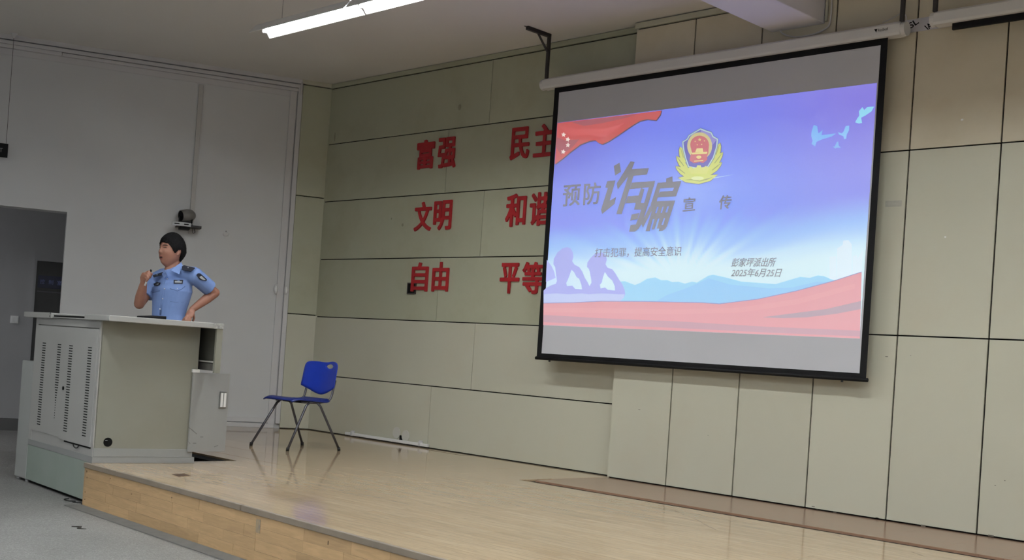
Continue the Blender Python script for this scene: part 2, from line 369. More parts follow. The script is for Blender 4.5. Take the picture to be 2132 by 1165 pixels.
# other walls of the hall (behind and beside the photographer)
MB().box(4.9, 5, -7.2, 8.4, ZF, ZC).build('wall_right', M['white_wall'], kind='structure')
MB().box(-17, 5, -7.2, -7.1, ZF, ZC).build('wall_rear', M['white_wall'], kind='structure')

# ------------------------------------------------------------------ stage
SE = lambda x: 3.82+(x+7.82)*(3.64-3.82)/(-3.955+7.82)      # front edge of the stage
XS = -7.80; YN = 4.86
st = thing('stage', 'low wooden stage of pale laminate boards with plank-faced front', 'stage', (XS, SE(XS), ZF))
m = Sub(); m.prism([(XS+.02, SE(XS)+.025), (1.5, SE(1.5)+.025), (1.5, 7.52), (XR1-.02, 7.52), (XR1-.02, 7.62), (-10.52, 7.62), (-11.40, 5.46), (-9.73, 5.46), (-9.73, YN+.02), (XS+.02, YN+.02)], ZF, -.016); m.put('carcass', M['dark'], st)
BW = .19
def clip(poly, f):
    out = []
    for i in range(len(poly)):
        a, b = poly[i], poly[(i+1) % len(poly)]; fa, fb = f(a), f(b)
        if fa >= 0: out.append(a)
        if (fa >= 0) != (fb >= 0): t = fa/(fa-fb); out.append((a[0]+(b[0]-a[0])*t, a[1]+(b[1]-a[1])*t))
    return out
YB0 = 6.62                                                    # the darker border boards start here along the proud wall
def lay(x0, x1, y0, y1, mt, fs, zz=0.):
    p = [(x0+.0006, y0+.0006), (x1-.0006, y0+.0006), (x1-.0006, y1-.0006), (x0+.0006, y1-.0006)]
    for f in fs:
        p = clip(p, f)
        if len(p) < 3: return
    mm = Sub(); mm.prism(p, -.016, zz); o = mm.put('floor_board', mt, st); return o
row = 0; y = 3.30
WLF = lambda q: (np.array([q[0], q[1], 0])-WA)@NL-.03
while y < YR:
    y1 = min(y+BW, YR-.001); x = -11.2-(row*.47) % 1.2
    while x < 1.5:
        x1 = x+1.2
        fs = [lambda q: q[1]-SE(q[0]), WLF]
        if y1 <= YN: fs.append(lambda q: q[0]-XS)
        if y < 5.35: fs.append(lambda q: q[0]+9.75)
        if y1 > YN > y: fs.append(lambda q: (q[0]-XS) if q[1] < YN else 1)
        if y < YN: fs.append(lambda q: q[0]-XS)
        dz = random.uniform(-.0006, .0)
        in_border = y1 > YB0+.05
        if in_border:
            fs2 = fs+[lambda q: -(q[0]+6.217+(YM-q[1])*.05)]
            lay(x, x1, y, y1, M['floorwood'], fs2, dz)
        else: lay(x, x1, y, y1, M['floorwood'], fs, dz)
        x = x1
    y += BW; row += 1
# border boards
ys = [YB0+.05+(YM-YB0-.05)*k/4 for k in range(5)]
for k in range(4):
    x = -6.217-(k*.4) % 1.2
    while x < 1.5:
        lay(x, x+1.2, ys[k], ys[k+1], M['border'], [lambda q: q[0]+6.217+(YM-q[1])*.05, lambda q: 1.5-q[0]], -.0008); x += 1.2
# edge nosing and riser planks
ang = math.atan2(SE(1)-SE(0), 1)
def fr(x, y, z):           # along the front edge
    c, s = math.cos(ang), math.sin(ang); return (XS-.02+c*x-s*y, SE(XS-.02)+s*x+c*y, z)
for a, b in ((0, 2.13), (2.142, 5.1), (5.105, 9.2)):
    m = Sub(); m.box(a, b, -.022, .004, -.030, .003, M=fr); m.put('edge_nosing', M['nosing'], st, bevel=.003)
rows = [(-.292, -.226), (-.226, -.161), (-.161, -.096), (-.096, -.031)]
for k, (z0, z1) in enumerate(rows):
    x = 0.
    while x < 9.2:
        x1 = x+random.uniform(.28, .5)
        for jnt in (2.30, 3.52, 6.0):
            if x < jnt < x1+.12: x1 = jnt
        x1 = min(x1, 9.2)
        m = Sub(); m.box(x+.0006, x1-.0006, -.012-random.uniform(0, .0012), .02, z0+.0004, z1-.0004, M=fr); m.put('riser_plank', M['riser'], st); x = x1
m = Sub(); m.box(-9.75, -9.732, YN+.01, 5.46, ZF, -.017); m.put('side_board', M['riser'], st)
m = Sub(); m.box(-11.4, -9.75, 5.42, 5.44, ZF, -.017); m.put('side_board', M['riser'], st)
for k, (z0, z1) in enumerate(rows):          # end face beside the lectern
    m = Sub(); m.box(XS-.018, XS-.002, SE(XS)+.005, SE(XS)+.03+.0, z0, z1); m.put('riser_plank', M['riser'], st)
m = Sub(); m.box(-.02, 9.2, -.13, -.013, ZF, ZF+.006, M=fr); m.put('floor_strip', mat('cement', (.17, .165, .16), .8, noise=(.14, .14, .135), scale=12), st)
# cable hatch let into the stage
q = [onz(*p) for p in ((358, 987), (372, 991.5), (397, 990), (383, 985.5))]
ht = tag(MB().prism([(v[0], v[1]) for v in q], .0003, .0025).build('floor_socket', mat('hatch', (.07, .035, .02), .4)), 'small dark floor socket cover set into the stage near its front corner', 'socket')
q = [(-8.40, 7.50), (-7.10, 7.50), (-7.10, 7.40), (-8.30, 7.40)]
# scuffs, thin dark scratches on the floor boards
sc = mat('scuff', (.16, .105, .07), .5)
m = Sub()
for px, py, ln in ((1415, 1066, .10), (1450, 1081, .12), (1478, 1096, .12), (1745, 1114, .08), (1910, 1152, .07), (1400, 1050, .03)):
    c = onz(px, py, .001); m.box(-ln, ln, -.0012, .0012, 0, .0006, M=lambda x, y, z, c=c: (c[0]+x*.75+y*.6, c[1]+x*-.55+y*.8, .0006+z))
m.put('scratch', sc, st, kind='stuff')

m = Sub()
for p_, q_ in (((888, 935.5), (963, 947.5)), ((963, 947.5), (991, 946.3))):
    a, b = onz(*p_), onz(*q_); d = (b-a)/np.hypot(*(b-a)[:2]); nn = np.array([-d[1], d[0], 0])*.004
    m.add([tuple(v) for v in (a-nn+[0, 0, .0004], b-nn+[0, 0, .0004], b+nn+[0, 0, .0004], a+nn+[0, 0, .0004])], [(0, 1, 2, 3)])
m.put('open_joint', M['dark'], st)
# worn grey tape and chips on the stage front
m = Sub(); m.box(2.30, 2.345, -.0150, -.0136, -.125, -.05, M=fr); m.put('worn_tape', mat('worn_tape', (.25, .22, .18), .7, noise=(.45, .33, .19), scale=30), st)
m = Sub()
for xx, zz, l_ in ((.04, -.06, .012), (.05, -.10, .008), (.035, -.2, .006), (.04, -.25, .006), (.42, -.06, .006), (.75, -.12, .005), (1.3, -.07, .006), (3.0, -.08, .02), (4.05, -.07, .015), (4.1, -.08, .01), (3.6, -.26, .006), (5.0, -.09, .02)):
    m.box(xx, xx+.005, -.0150, -.0136, zz, zz+l_, M=fr)
m.put('chip', mat('chip', (.08, .05, .03), .8), st, kind='stuff')
# chips and scuffs along the foot of the proud wall
m = Sub()
for px, py, a_, b_ in ((1331, 852, .010, .003), (1846, 742, .010, .004), (1693, 1054, .012, .005), (1701, 1059, .010, .004), (1738, 1066, .012, .004), (1922, 1094, .016, .012), (2063, 1115, .018, .010), (1826, 1077, .010, .004), (1474, 906, .003, .003), (1896, 740, .003, .003), (2072, 1010, .004, .004), (2092, 1000, .004, .004)):
    q_ = ony(px, py, YM-.0012); m.box(q_[0]-a_, q_[0]+a_, YM-.0012, YM-.0002, q_[2]-b_*.4, q_[2]+b_*.6)
m.put('scuff_marks', mat('scuff_dark', (.12, .11, .09), .8), wb, kind='stuff')
m = Sub()
for px, py, a_ in ((2003, 249, .008), (1968, 493, .006), (1802, 500, .004)):
    q_ = ony(px, py, YM-.0012); m.box(q_[0]-a_, q_[0]+a_, YM-.0012, YM-.0002, q_[2]-a_*.7, q_[2]+a_*.7)
m.put('paint_chips', M['white'], wb, kind='stuff')
q_ = ony(1860, 424, YM-.0012); m = Sub(); m.box(q_[0]-.06, q_[0]+.06, YM-.0008, YM-.0002, q_[2]-.02, q_[2]+.022); m.put('tape_residue', mat('residue', (.46, .45, .40), .5, noise=(.40, .39, .34), scale=40), wb)
m = Sub()
for px, py, a_, b_ in ((957, 223, .022, .03), (838, 468, .016, .016), (815, 455, .01, .01), (697, 285, .010, .05)):
    q_ = ony(px, py, YR-.001); m.ball((q_[0], YR-.0002, q_[2]), (a_, .0008, b_), 12)
m.put('stain', mat('stain', (.27, .265, .19), .6), wr, kind='stuff')
c = onz(165, 1099, ZF); m = MB(); m.tube([(c[0]-.06, c[1]-.02, ZF+.004), (c[0]-.02, c[1]+.02, ZF+.005), (c[0]+.02, c[1]-.02, ZF+.004), (c[0]+.06, c[1]+.015, ZF+.004)], [.003, .006, .005, .002], 6)
tag(m.build('floor_litter', mat('litter', (.04, .035, .03), .8), smooth=True), 'small dark twig-like scrap lying on the grey floor in front of the stage', 'litter')

# ------------------------------------------------------------------ ceiling lamps
def lamp(x, y, z, label, L=1.22, nn=2, grp='twin tube ceiling lamps'):
    t = thing('ceiling_lamp', label, 'ceiling lamp', (x, y, z), grp)
    for i in range(nn):
        a = x+i*(L+.02)
        m = Sub(); m.prism([(y-.10, z+.0), (y-.04, z+.075), (y+.04, z+.075), (y+.10, z+.0), (y+.094, z+.0), (y+.036, z+.068), (y-.036, z+.068), (y-.094, z+.0)], a, a+L)
        m.v = [(v[2], v[0], v[1]) for v in m.v]; m.put('reflector', M['lamp'], t)
        for dy in (-.038, .038):
            m = Sub(); m.tube([(a+.03, y+dy, z+.044), (a+L-.03, y+dy, z+.044)], .014, 12); tb = m.put('lamp_tube', M['tube'], t, smooth=True)
            for e in (a+.0, a+L-.03):
                m = Sub(); m.tube([(e, y+dy, z+.044), (e+.03, y+dy, z+.044)], .016, 12); m.put('end_cap', M['lamp'], tb)
                m = Sub(); m.box(e, e+.03, y+dy-.012, y+dy+.012, z+.050, z+.066); m.put('lamp_holder', M['lamp'], tb)
    for e in (x+.3, x+nn*L-.3):
        m = Sub(); m.tube([(e, y, z+.07), (e, y, ZC)], .002, 6); m.put('hanging_wire', M['rail'], t)
    return t
lamp(-8.12, 5.15, 3.345, 'twin tube lamp hanging in view above the speaker, its end at the picture top')
LX = (-8.0, -4.0, .1); k = 0
for yy in (5.15, 2.55, -.05, -2.65, -5.2):
    for xx in LX:
        if (xx, yy) == (-8.0, 5.15): continue
        lamp(xx, yy, 3.345, 'twin tube ceiling lamp outside the picture, %s row from the stage, %s column' % (('first', 'second', 'third', 'fourth', 'fifth')[(5.15, 2.55, -.05, -2.65, -5.2).index(yy)], ('left', 'middle', 'right')[LX.index(xx)]))

# ------------------------------------------------------------------ projection screen
YS = 7.43
scr = thing('projection_screen', 'large white projection screen with black border showing a blue and red slide', 'projection screen', (-5.46, YS, .93))
X0 = (ony(1157, 185, YS)[0]+ony(1115.5, 746, YS)[0])/2; X1 = (ony(1849, 76, YS)[0]+ony(1802.5, 790, YS)[0])/2
Z0 = (ony(1115, 747, YS)[2]+ony(1802, 791, YS)[2])/2; Z1 = (ony(1157, 184, YS)[2]+ony(1849, 75, YS)[2])/2
IX0 = (ony(1166, 194, YS)[0]+ony(1125.5, 736, YS)[0])/2; IX1 = (ony(1834, 92, YS)[0]+ony(1790, 775, YS)[0])/2
IZ0 = (ony(1125, 736, YS)[2]+ony(1790, 775, YS)[2])/2; IZ1 = (ony(1166, 194, YS)[2]+ony(1834, 92, YS)[2])/2
m = Sub(); m.box(IX0-.002, IX1+.002, YS, YS+.002, IZ0-.002, IZ1+.06); m.put('fabric', M['screen'], scr)
def bulge(x, z): return x
m = Sub()
for a in (0, 1):
    xa, xb = ((X0, IX0), (IX1, X1))[a]; n = 14
    for i in range(n):
        z0 = Z0+(Z1-Z0)*i/n; z1 = Z0+(Z1-Z0)*(i+1)/n
        m.box(xa, xb, YS-.0015, YS+.0025, z0, z1)
m.box(IX0, IX1, YS-.0015, YS+.0025, IZ1, Z1+.02); m.box(IX0, IX1, YS-.0015, YS+.0025, Z0, IZ0)
m.put('border', M['black'], scr)
m = Sub(); m.tube([(X0-.012, YS+.003, Z0+.006), (X1+.012, YS+.003, Z0+.006)], .014, 12); wbar = m.put('weight_bar', M['black'], scr, smooth=True)
for xx in (-6.86, -4.10):
    m = Sub(); m.tube([(xx, YS+.003, Z0-.006), (xx, YS+.003, Z0-.020)], .009, 8); m.put('bar_foot', M['rubber'], wbar)
def housing(x0, x1, yc, zc, root):
    pr = [(-.048, -.028), (-.040, -.044), (.035, -.046), (.05, -.03), (.05, .032), (.035, .046), (-.03, .046), (-.048, .030)]
    m = Sub(); m.prism([(yc+a, zc+b) for a, b in pr], x0, x1); m.v = [(v[2], v[0], v[1]) for v in m.v]
    h = m.put('housing', M['house'], root)
    for a, b in ((x0-.03, x0), (x1, x1+.03)):
        m = Sub(); m.tube([(a, yc, zc), (b, yc, zc)], .049, 18); m.put('end_cap', M['house'], h)
    return h
hs_ = housing(-7.135, -3.82, 7.44, 3.328, scr)
def bracket(root, X, Ya, zt, zb, side=1, strut=True):
    m = Sub(); m.box(X-.015, X+.015, Ya-.28, Ya+.01, zt-.03, zt); m.box(X-.018, X-.012, Ya-.30, Ya+.01, zt-.004, zt)
    m.box(X-.013, X+.013, Ya-.012, Ya+.012, zb, zt)
    if strut: m.tube([(X, Ya-.14, zt-.03), (X, Ya, zt-.17)], .010, 6)
    m.put('hanging_bracket', M['iron'], root)
bracket(scr, -7.09, 7.40, ZC-.002, 3.37)
bracket(scr, -3.81, 7.40, ZC-.002, 3.37)
# maker's name in small dark letters near the housing's right end
V, F = glyph('▼Redleaf', .0); m = Sub(); m.add([tuple(ony(p[0], p[1], 7.3905)) for p in quad_map(V, ((1820, 61), (1849, 56), (1850, 62), (1821, 68.5)))], F); m.put('lettering', M['black'], hs_)

# second housing, cut by the right edge of the picture
sc2 = thing('projection_screen', 'rolled-up white screen housing in the top right corner with black bottom bar', 'projection screen', (-3.55, 7.43, 3.30))
housing(-3.585, -.5, 7.44, 3.357, sc2); bracket(sc2, -3.58, 7.40, ZC-.002, 3.40)
m = Sub(); m.box(-3.47, -.62, 7.425, 7.445, 3.268, 3.315); m.put('weight_bar', M['black'], sc2, bevel=.004)

# ---- the projected slide (light on the cloth)
AMB = lin((122, 122, 124))
def amb_at(v):
    g = np.interp(v, (0, .2, .5, 1), (106, 122, 142, 160)); return lin((g+2, g-1, g))
def glow(name, rgb, v=.4):
    k = 1; amb = amb_at(v); t = lin(rgb); e = tuple(max(t[i]-amb[i], 0)*k for i in range(3))
    return mat(name, (.55, .557, .605), .85, emit=e, es=1)  # base has the cloth's blue tint for projector stray light
sl = None
def P(px, py, lay_): q = ony(px, py, YS-.0005-lay_*.0004); return (q[0], q[1], q[2])
TL, TR, BR, BL = (1160.5, 255.5), (1826, 172.5), (1790, 704.5), (1131, 676.5)
pz = [ony(*p, YS) for p in (TL, TR, BR, BL)]
NU, NV = 150, 100
def mixc(a, b, t): return tuple(a[i]+(b[i]-a[i])*t for i in range(3))
def sst(a, b, x): t = min(max((x-a)/(b-a), 0), 1); return t*t*(3-2*t)
def slide_col(u, v):
    top = mixc(mixc((124, 122, 214), (130, 140, 240), sst(0, .35, u)), (140, 132, 226), sst(.55, 1, u))
    mid = mixc(mixc((140, 150, 240), (138, 158, 246), sst(0, .45, u)), (146, 150, 236), sst(.6, 1, u))
    c = mixc(top, mid, sst(0, .5, v))
    # horizon glow
    edge = .645-.03*math.exp(-((u-.08)/.16)**2)-.07*math.exp(-((u-.48)/.20)**2)-.10*sst(.55, 1.0, u)
    a = math.atan2(.80-v, (u-.48)*1.4)
    rays = .02*math.sin(a*23)+.015*math.sin(a*41+1)
    rays *= math.exp(-((u-.45)/.3)**2)
    c = mixc(c, (158, 192, 246), sst(edge-.13, edge+.01, v+rays))
    c = mixc(c, (212, 236, 243), sst(edge-.02, edge+.13, v+rays))
    gl = math.exp(-(((u-.5)/.11)**2+((v-.40)/.10)**2)); c = mixc(c, (168, 190, 248), .5*gl)
    c = mixc(c, (196, 214, 250), .6*math.exp(-((u-.02)/.10)**2)*sst(.62, .8, v))
    return c
m = Sub(); ux = []
def sp(u, v):
    a = (1-v)*((1-u)*pz[0]+u*pz[1])+v*((1-u)*pz[3]+u*pz[2]); return (a[0], YS-.0005, a[2])
m.grid(sp, NU, NV)
sm = bpy.data.materials.new('slide_image'); sm.use_nodes = True; b = sm.node_tree.nodes['Principled BSDF']
b.inputs['Base Color'].default_value = (.55, .557, .605, 1); b.inputs['Roughness'].default_value = .85  # same stray-light blue in the base as the cloth
at = sm.node_tree.nodes.new('ShaderNodeAttribute'); at.attribute_name = 'Col'; sm.node_tree.links.new(at.outputs['Color'], b.inputs['Emission Color']); b.inputs['Emission Strength'].default_value = 1
slide = m.put('projected_slide', sm, scr)
ca = slide.data.color_attributes.new('Col', 'FLOAT_COLOR', 'POINT'); buf = np.ones((len(slide.data.vertices), 4), dtype=np.float32); i = 0
for jv in range(NV+1):
    for iu in range(NU+1):
        c = lin(slide_col(iu/NU, jv/NV)); a_ = amb_at(jv/NV); buf[i, :3] = [max(c[k]-a_[k], 0) for k in range(3)]; i += 1
ca.data.foreach_set('color', buf.ravel())
def flat(name, polys, col, layer, holes=None, m_=None, extra=None):
    mm = Sub(); layer = layer*1.0
    for pi, poly in enumerate(polys):
        loops = [[Vector(P(x, y, layer)) for x, y in poly]]
        layer += .12
        for h in (holes or {}).get(pi, []): loops.append([Vector(P(x, y, layer)) for x, y in h])
        tri = tessellate_polygon([[Vector((v.x, v.z, 0)) for v in l] for l in loops]); vs = [v for l in loops for v in l]
        mm.add(vs, [tuple(t) for t in tri])
    yc = sum(q_[1] for p_ in polys for q_ in p_)/sum(len(p_) for p_ in polys)
    return mm.put(name, m_ or glow(name, col, min(max((yc-215)/475, 0), 1)), slide)
def sc_(pts, s, ox, oy): return [(ox+x/s, oy+y/s) for x, y in pts]
def smoothpoly(pts, closed=True, n=4):
    out = []; N_ = len(pts)
    for i in range(N_):
        p0, p1, p2, p3 = [np.array(pts[(i+j) % N_], float) for j in (-1, 0, 1, 2)]
        for k in range(n):
            t = k/n; out.append(tuple(.5*((2*p1)+(-p0+p2)*t+(2*p0-5*p1+4*p2-p3)*t*t+(-p0+3*p1-3*p2+p3)*t**3)))
    return out
# flag
fl_e = [(1375, 238), (1366, 250), (1347, 248), (1332, 251.5), (1318, 260), (1287, 281), (1267, 294), (1254, 300), (1246, 297), (1239.5, 291.5), (1228, 293), (1208.5, 300.5), (1189, 315), (1171, 330), (1155, 342)]
flat('flag_edge', [[(1160.5, 256), (1379, 230)]+[(x+1.5, y+2.2) for x, y in fl_e]], (92, 84, 128), 1)
flat('flag', [[(1160.5, 256), (1377, 230)]+fl_e], (205, 112, 116), 2)
flat('flag_fold', [[(1190, 254), (1240, 247.5), (1330, 237), (1300, 246), (1255, 256), (1215, 262)], [(1158, 285), (1176, 292), (1206, 290), (1192, 306), (1176, 317), (1168, 322), (1157, 305)]], (178, 118, 126), 3)
flat('flag_fold', [[(1163, 262), (1200, 268), (1262, 268), (1300, 256), (1262, 284), (1250, 284), (1225, 280), (1190, 284)]], (216, 122, 124), 3)
def star(cx, cy, r, rot=0): return [(cx+(r if k % 2 == 0 else r*.42)*math.sin(rot+math.pi*k/5), cy-(r if k % 2 == 0 else r*.42)*math.cos(rot+math.pi*k/5)) for k in range(10)]
gs = glow('star', (250, 240, 232))
for x, y, a in ((1173.4, 280.3, .1), (1182, 290, .25), (1182.4, 302, .1), (1172.8, 315.8, .2)): flat('star', [star(x, y, 5.6, a)], None, 4, m_=gs)
# mountains
rl = [(1288, 586), (1301, 585), (1322, 593), (1333, 588.6), (1347, 580), (1364, 577), (1377, 583), (1390, 583), (1400, 587), (1412, 586), (1426, 590), (1441, 586), (1451, 588), (1475, 573.5), (1485, 571.5), (1510, 577), (1544, 586), (1615, 591), (1666, 576), (1686, 578), (1703, 573), (1715, 574.5), (1742, 585)]
flat('mountain', [rl+[(1742, 600), (1500, 640), (1288, 632)]], (164, 212, 243), 1)
flat('mountain', [[(1358, 631), (1390, 613), (1425, 601), (1452, 590), (1475, 579), (1520, 592), (1600, 600), (1650, 598), (1700, 586), (1738, 588), (1660, 612), (1500, 636)]], (158, 204, 243), 2)
# saluting figures
A = lambda pts: sc_(pts, 5.294, 1120, 480)
fig = A([(62, 660), (90, 630), (150, 600), (195, 585), (210, 555), (205, 520), (195, 450), (190, 400), (170, 370), (175, 310), (215, 240), (270, 195), (320, 180), (360, 195), (385, 240), (390, 290), (378, 335), (390, 355), (405, 375), (455, 400), (490, 450), (515, 515), (550, 570), (568, 610), (590, 570), (585, 530), (570, 450), (560, 420), (540, 400), (545, 350), (580, 300), (620, 262), (700, 235), (750, 270), (758, 320), (745, 370), (765, 405), (820, 425), (855, 470), (890, 530), (930, 590), (955, 650), (962, 700), (945, 740), (905, 775), (62, 797)])
h1 = A([(370, 430), (345, 500), (330, 540), (312, 575), (320, 610), (380, 605), (410, 640), (485, 645), (480, 600), (455, 530), (425, 510), (400, 460)])
h2 = A([(737, 455), (715, 520), (705, 570), (683, 595), (690, 635), (740, 625), (770, 650), (850, 658), (845, 610), (820, 550), (770, 505), (755, 480)])
flat('saluting_figures', [fig], (176, 178, 236), 3, holes={0: [h1, h2]})
flat('saluting_figures', [A([(98, 320), (150, 390), (180, 450), (195, 520), (88, 565)])], (180, 184, 240), 3)
flat('saluting_figures', [A([(64, 700), (200, 690), (330, 700), (480, 690), (560, 700), (700, 690), (900, 700), (955, 700), (945, 740), (905, 775), (62, 797)])], (196, 204, 242), 4)
# red ribbon
rt = [(1131.6, 631), (1190, 630), (1252, 627), (1340, 627.5), (1460, 630), (1498, 632.5), (1577, 622.7), (1656, 606), (1735, 585), (1794, 566)]
flat('ribbon', [rt+[(1790.3, 704.3), (1131, 676.3)]], (226, 164, 170), 5)
flat('ribbon_edge', [[(x, y-1.2) for x, y in rt]+[(x, y+.3) for x, y in rt[::-1]]], (150, 140, 190), 6)
flat('ribbon_fold', [[(1588, 660), (1650, 652), (1720, 643), (1793, 626), (1792, 643), (1740, 653), (1680, 660), (1630, 662)]], (190, 166, 176), 6)
flat('ribbon_fold', [[(1131.5, 655), (1250, 662), (1400, 668), (1600, 680), (1791, 688), (1790.5, 700), (1600, 692), (1400, 682), (1250, 676), (1131.2, 670)]], (206, 166, 176), 6)
flat('ribbon_fold', [[(1133, 640), (1250, 641), (1400, 644), (1540, 640), (1660, 622), (1780, 590), (1780, 600), (1660, 633), (1540, 650), (1400, 654), (1250, 651), (1133, 649)]], (232, 170, 174), 6)
# doves and towers
Dv = lambda pts: sc_(pts, 2.284, 1600, 190)
flat('dove', [Dv([(205, 190), (215, 160), (232, 165), (237, 200), (258, 183), (252, 208), (322, 200), (300, 215), (255, 228), (228, 240), (222, 262), (204, 250), (210, 235), (203, 212)])], (134, 186, 244), 2)
flat('dove', [Dv([(412, 147), (422, 130), (432, 115), (430, 95), (447, 75), (455, 90), (470, 75), (502, 72), (490, 95), (460, 115), (440, 125), (445, 150), (430, 153)])], (146, 214, 240), 2)
flat('dove', [Dv([(330, 193), (348, 200), (358, 190), (367, 165), (384, 163), (383, 185), (372, 205), (370, 225), (360, 228), (356, 213), (335, 205)])], (140, 194, 244), 2)
flat('dove', [Dv([(305, 262), (315, 262), (325, 240), (332, 238), (334, 258), (345, 268), (325, 268), (318, 272)])], (140, 188, 244), 2)
B_ = lambda pts: sc_(pts, 5.076, 1400, 470)
flat('tower', [B_([(1740, 240), (1800, 200), (1805, 155), (1860, 150), (1895, 195), (1895, 570), (1740, 575)]), B_([(1660, 325), (1730, 320), (1735, 575), (1660, 560)]), B_([(1905, 320), (1950, 310), (1955, 345), (2010, 262), (2003, 480), (1905, 520)])], (219, 235, 245), 1)
# lens ray
flat('light_streak', [[(1400, 375), (1488, 369), (1530, 362.5), (1488, 371), (1440, 376)]], (196, 216, 250), 2)
# big characters
G = lambda pts: sc_(pts, 7.279, 1240, 330)
tx = glow('slide_text', (126, 127, 138), .35); tx2 = glow('slide_text_lower', (124, 138, 150), .75)
flat('character', [G(p) for p in ([(275, 110), (365, 58), (388, 200), (295, 260)], [(175, 340), (305, 328), (215, 635), (312, 578), (290, 685), (100, 840), (80, 775), (185, 445), (145, 440)],
    [(530, 38), (595, 50), (553, 158), (812, 140), (780, 243), (578, 262), (490, 275), (335, 470), (318, 378)], [(490, 275), (578, 262), (397, 842), (312, 842)],
    [(550, 362), (715, 350), (700, 446), (515, 465)], [(487, 570), (665, 555), (640, 668), (450, 682)])], None, 7, m_=tx)
Nout = [(925, 645), (1210, 632), (1085, 1020), (1055, 1070), (1010, 1095), (955, 1100), (968, 1060), (925, 1060), (968, 908), (945, 910), (893, 1073), (848, 1075), (892, 915), (868, 917), (820, 1100), (755, 1100), (850, 800)]
sl_ = [[(935, 732), (955, 730), (925, 825), (903, 825)], [(1015, 730), (1032, 728), (1005, 820), (985, 820)], [(1090, 725), (1112, 722), (1085, 815), (1058, 815)], [(1035, 905), (1053, 903), (1025, 1000), (998, 1003)]]
flat('character', [G(p) for p in ([(690, 352), (905, 335), (885, 425), (680, 448)], [(808, 430), (888, 400), (805, 675), (730, 685)], [(690, 440), (742, 467), (680, 690), (600, 690), (650, 560)],
    [(610, 670), (805, 672), (700, 990), (655, 1060), (600, 1105), (505, 1110), (530, 1003), (610, 995), (690, 775), (580, 773)], [(545, 845), (665, 820), (635, 920), (522, 942)],
    [(725, 910), (830, 700), (852, 790), (718, 1048), (690, 985)], [(1070, 300), (1168, 265), (1170, 350), (1066, 365)], [(940, 365), (1302, 338), (1270, 435), (960, 455)],
    [(1188, 437), (1275, 420), (1222, 572), (1165, 500)], [(975, 500), (1180, 484), (1222, 572), (930, 590)], [(940, 365), (1005, 360), (930, 640), (850, 800), (835, 690)], Nout)], None, 8, holes={11: [G(h) for h in sl_]}, m_=tx)
def stext(t, quad, bold, mt, space=1., lay_=7):
    V, F = glyph(t, 0, space); mm = Sub(); 
    for k in range(4 if bold else 1):
        dx, dy = ((.7, .45), (-.7, .45), (.7, -.45), (-.7, -.45))[k]; dx *= bold*40; dy *= bold*40
        if not bold: dx = dy = 0
        mm.add([P(p[0]+dx, p[1]+dy, lay_+k*.15) for p in quad_map(V, quad)], F)
    return mm.put('character', mt, slide)
stext('预', ((1174, 386), (1209, 383.5), (1206, 427), (1171, 429.5)), .032, tx)
stext('防', ((1217, 381.5), (1251, 379), (1248, 423), (1214.5, 427)), .032, tx)
stext('宣', ((1424, 411.5), (1448, 410), (1446.5, 437.5), (1421.5, 440)), .026, tx)
stext('传', ((1499, 407), (1524, 405.5), (1521, 433.5), (1496, 436)), .026, tx)
stext('打击犯罪，提高安全意识', ((1240, 516.5), (1419.5, 512), (1418, 533), (1237.5, 535.5)), .009, tx2)
stext('彭家坪派出所', ((1527, 537), (1617.5, 535.5), (1611.5, 555), (1521.5, 555)), .012, tx2)
stext('2025年6月25日', ((1526.5, 558.5), (1629, 558), (1623, 576.5), (1521.5, 576)), .012, tx2)
# police badge on the slide
E4 = lambda pts: sc_(pts, 6.855, 1340, 230)
def ell(cx, cy, rx, ry, n=28): return [(cx+rx*math.cos(2*math.pi*k/n), cy+ry*math.sin(2*math.pi*k/n)) for k in range(n)]
def leaf(tip, base, wd):
    t = np.array(tip, float); b = np.array(base, float); d = b-t; n_ = np.array([-d[1], d[0]])/np.hypot(*d)*wd
    return [tuple(t), tuple(t+d*.18+n_*.6), tuple(t+d*.5+n_), tuple(b+n_*.8), tuple(b-n_*.8), tuple(t+d*.5-n_), tuple(t+d*.18-n_*.6)]
sh = [(815, 243), (895, 275), (975, 300), (1003, 360), (1072, 398), (1058, 520), (1008, 680), (925, 815), (800, 850), (632, 815), (588, 690), (556, 560), (543, 440), (610, 400), (640, 345), (730, 290)]
LV = [((522, 515), (590, 740)), ((468, 650), (620, 850)), ((455, 795), (650, 940)), ((1092, 460), (1010, 700)), ((1133, 592), (960, 820)), ((1118, 738), (920, 900))]
def em_(name, polys, col, layer): return flat(name, polys, col, layer)
em_('badge', [E4(leaf((t[0]+(-8 if t[0] < 800 else 8), t[1]-6), b_, 56)) for t, b_ in LV]+[E4([(480, 955), (640, 915), (780, 950), (930, 915), (1072, 905), (960, 1010), (790, 1056), (590, 1030)])], (98, 108, 150), 1)
em_('badge', [E4(leaf(t, b_, 46)) for t, b_ in LV]+[E4([(490, 960), (640, 925), (780, 950), (930, 922), (1064, 912), (950, 1003), (785, 1046), (600, 1022)]), E4([(570, 780), (1010, 760), (940, 950), (650, 960)])], (206, 214, 128), 2)
em_('badge', [E4(leaf((t[0]*.97+b_[0]*.03, t[1]*.97+b_[1]*.03), ((t[0]*.3+b_[0]*.7), (t[1]*.3+b_[1]*.7)), 7)) for t, b_ in LV]+[E4([(560, 990), (700, 975), (800, 1000), (900, 970), (1000, 945), (900, 990), (800, 1012), (690, 995)])], (168, 172, 104), 3)
em_('badge', [E4(sh)], (118, 132, 160), 3)
em_('badge', [E4([(800+(x-800)*.965, 560+(y-560)*.965) for x, y in sh])], (190, 214, 214), 4)
em_('badge', [E4([(800+(x-800)*.90, 560+(y-560)*.91) for x, y in sh])], (118, 108, 188), 5)
em_('badge', [E4([(800+(x-800)*.90, 560+(y-560)*.91) for x, y in sh[:5]]+[(960, 520), (815, 330)])], (158, 150, 206), 6)
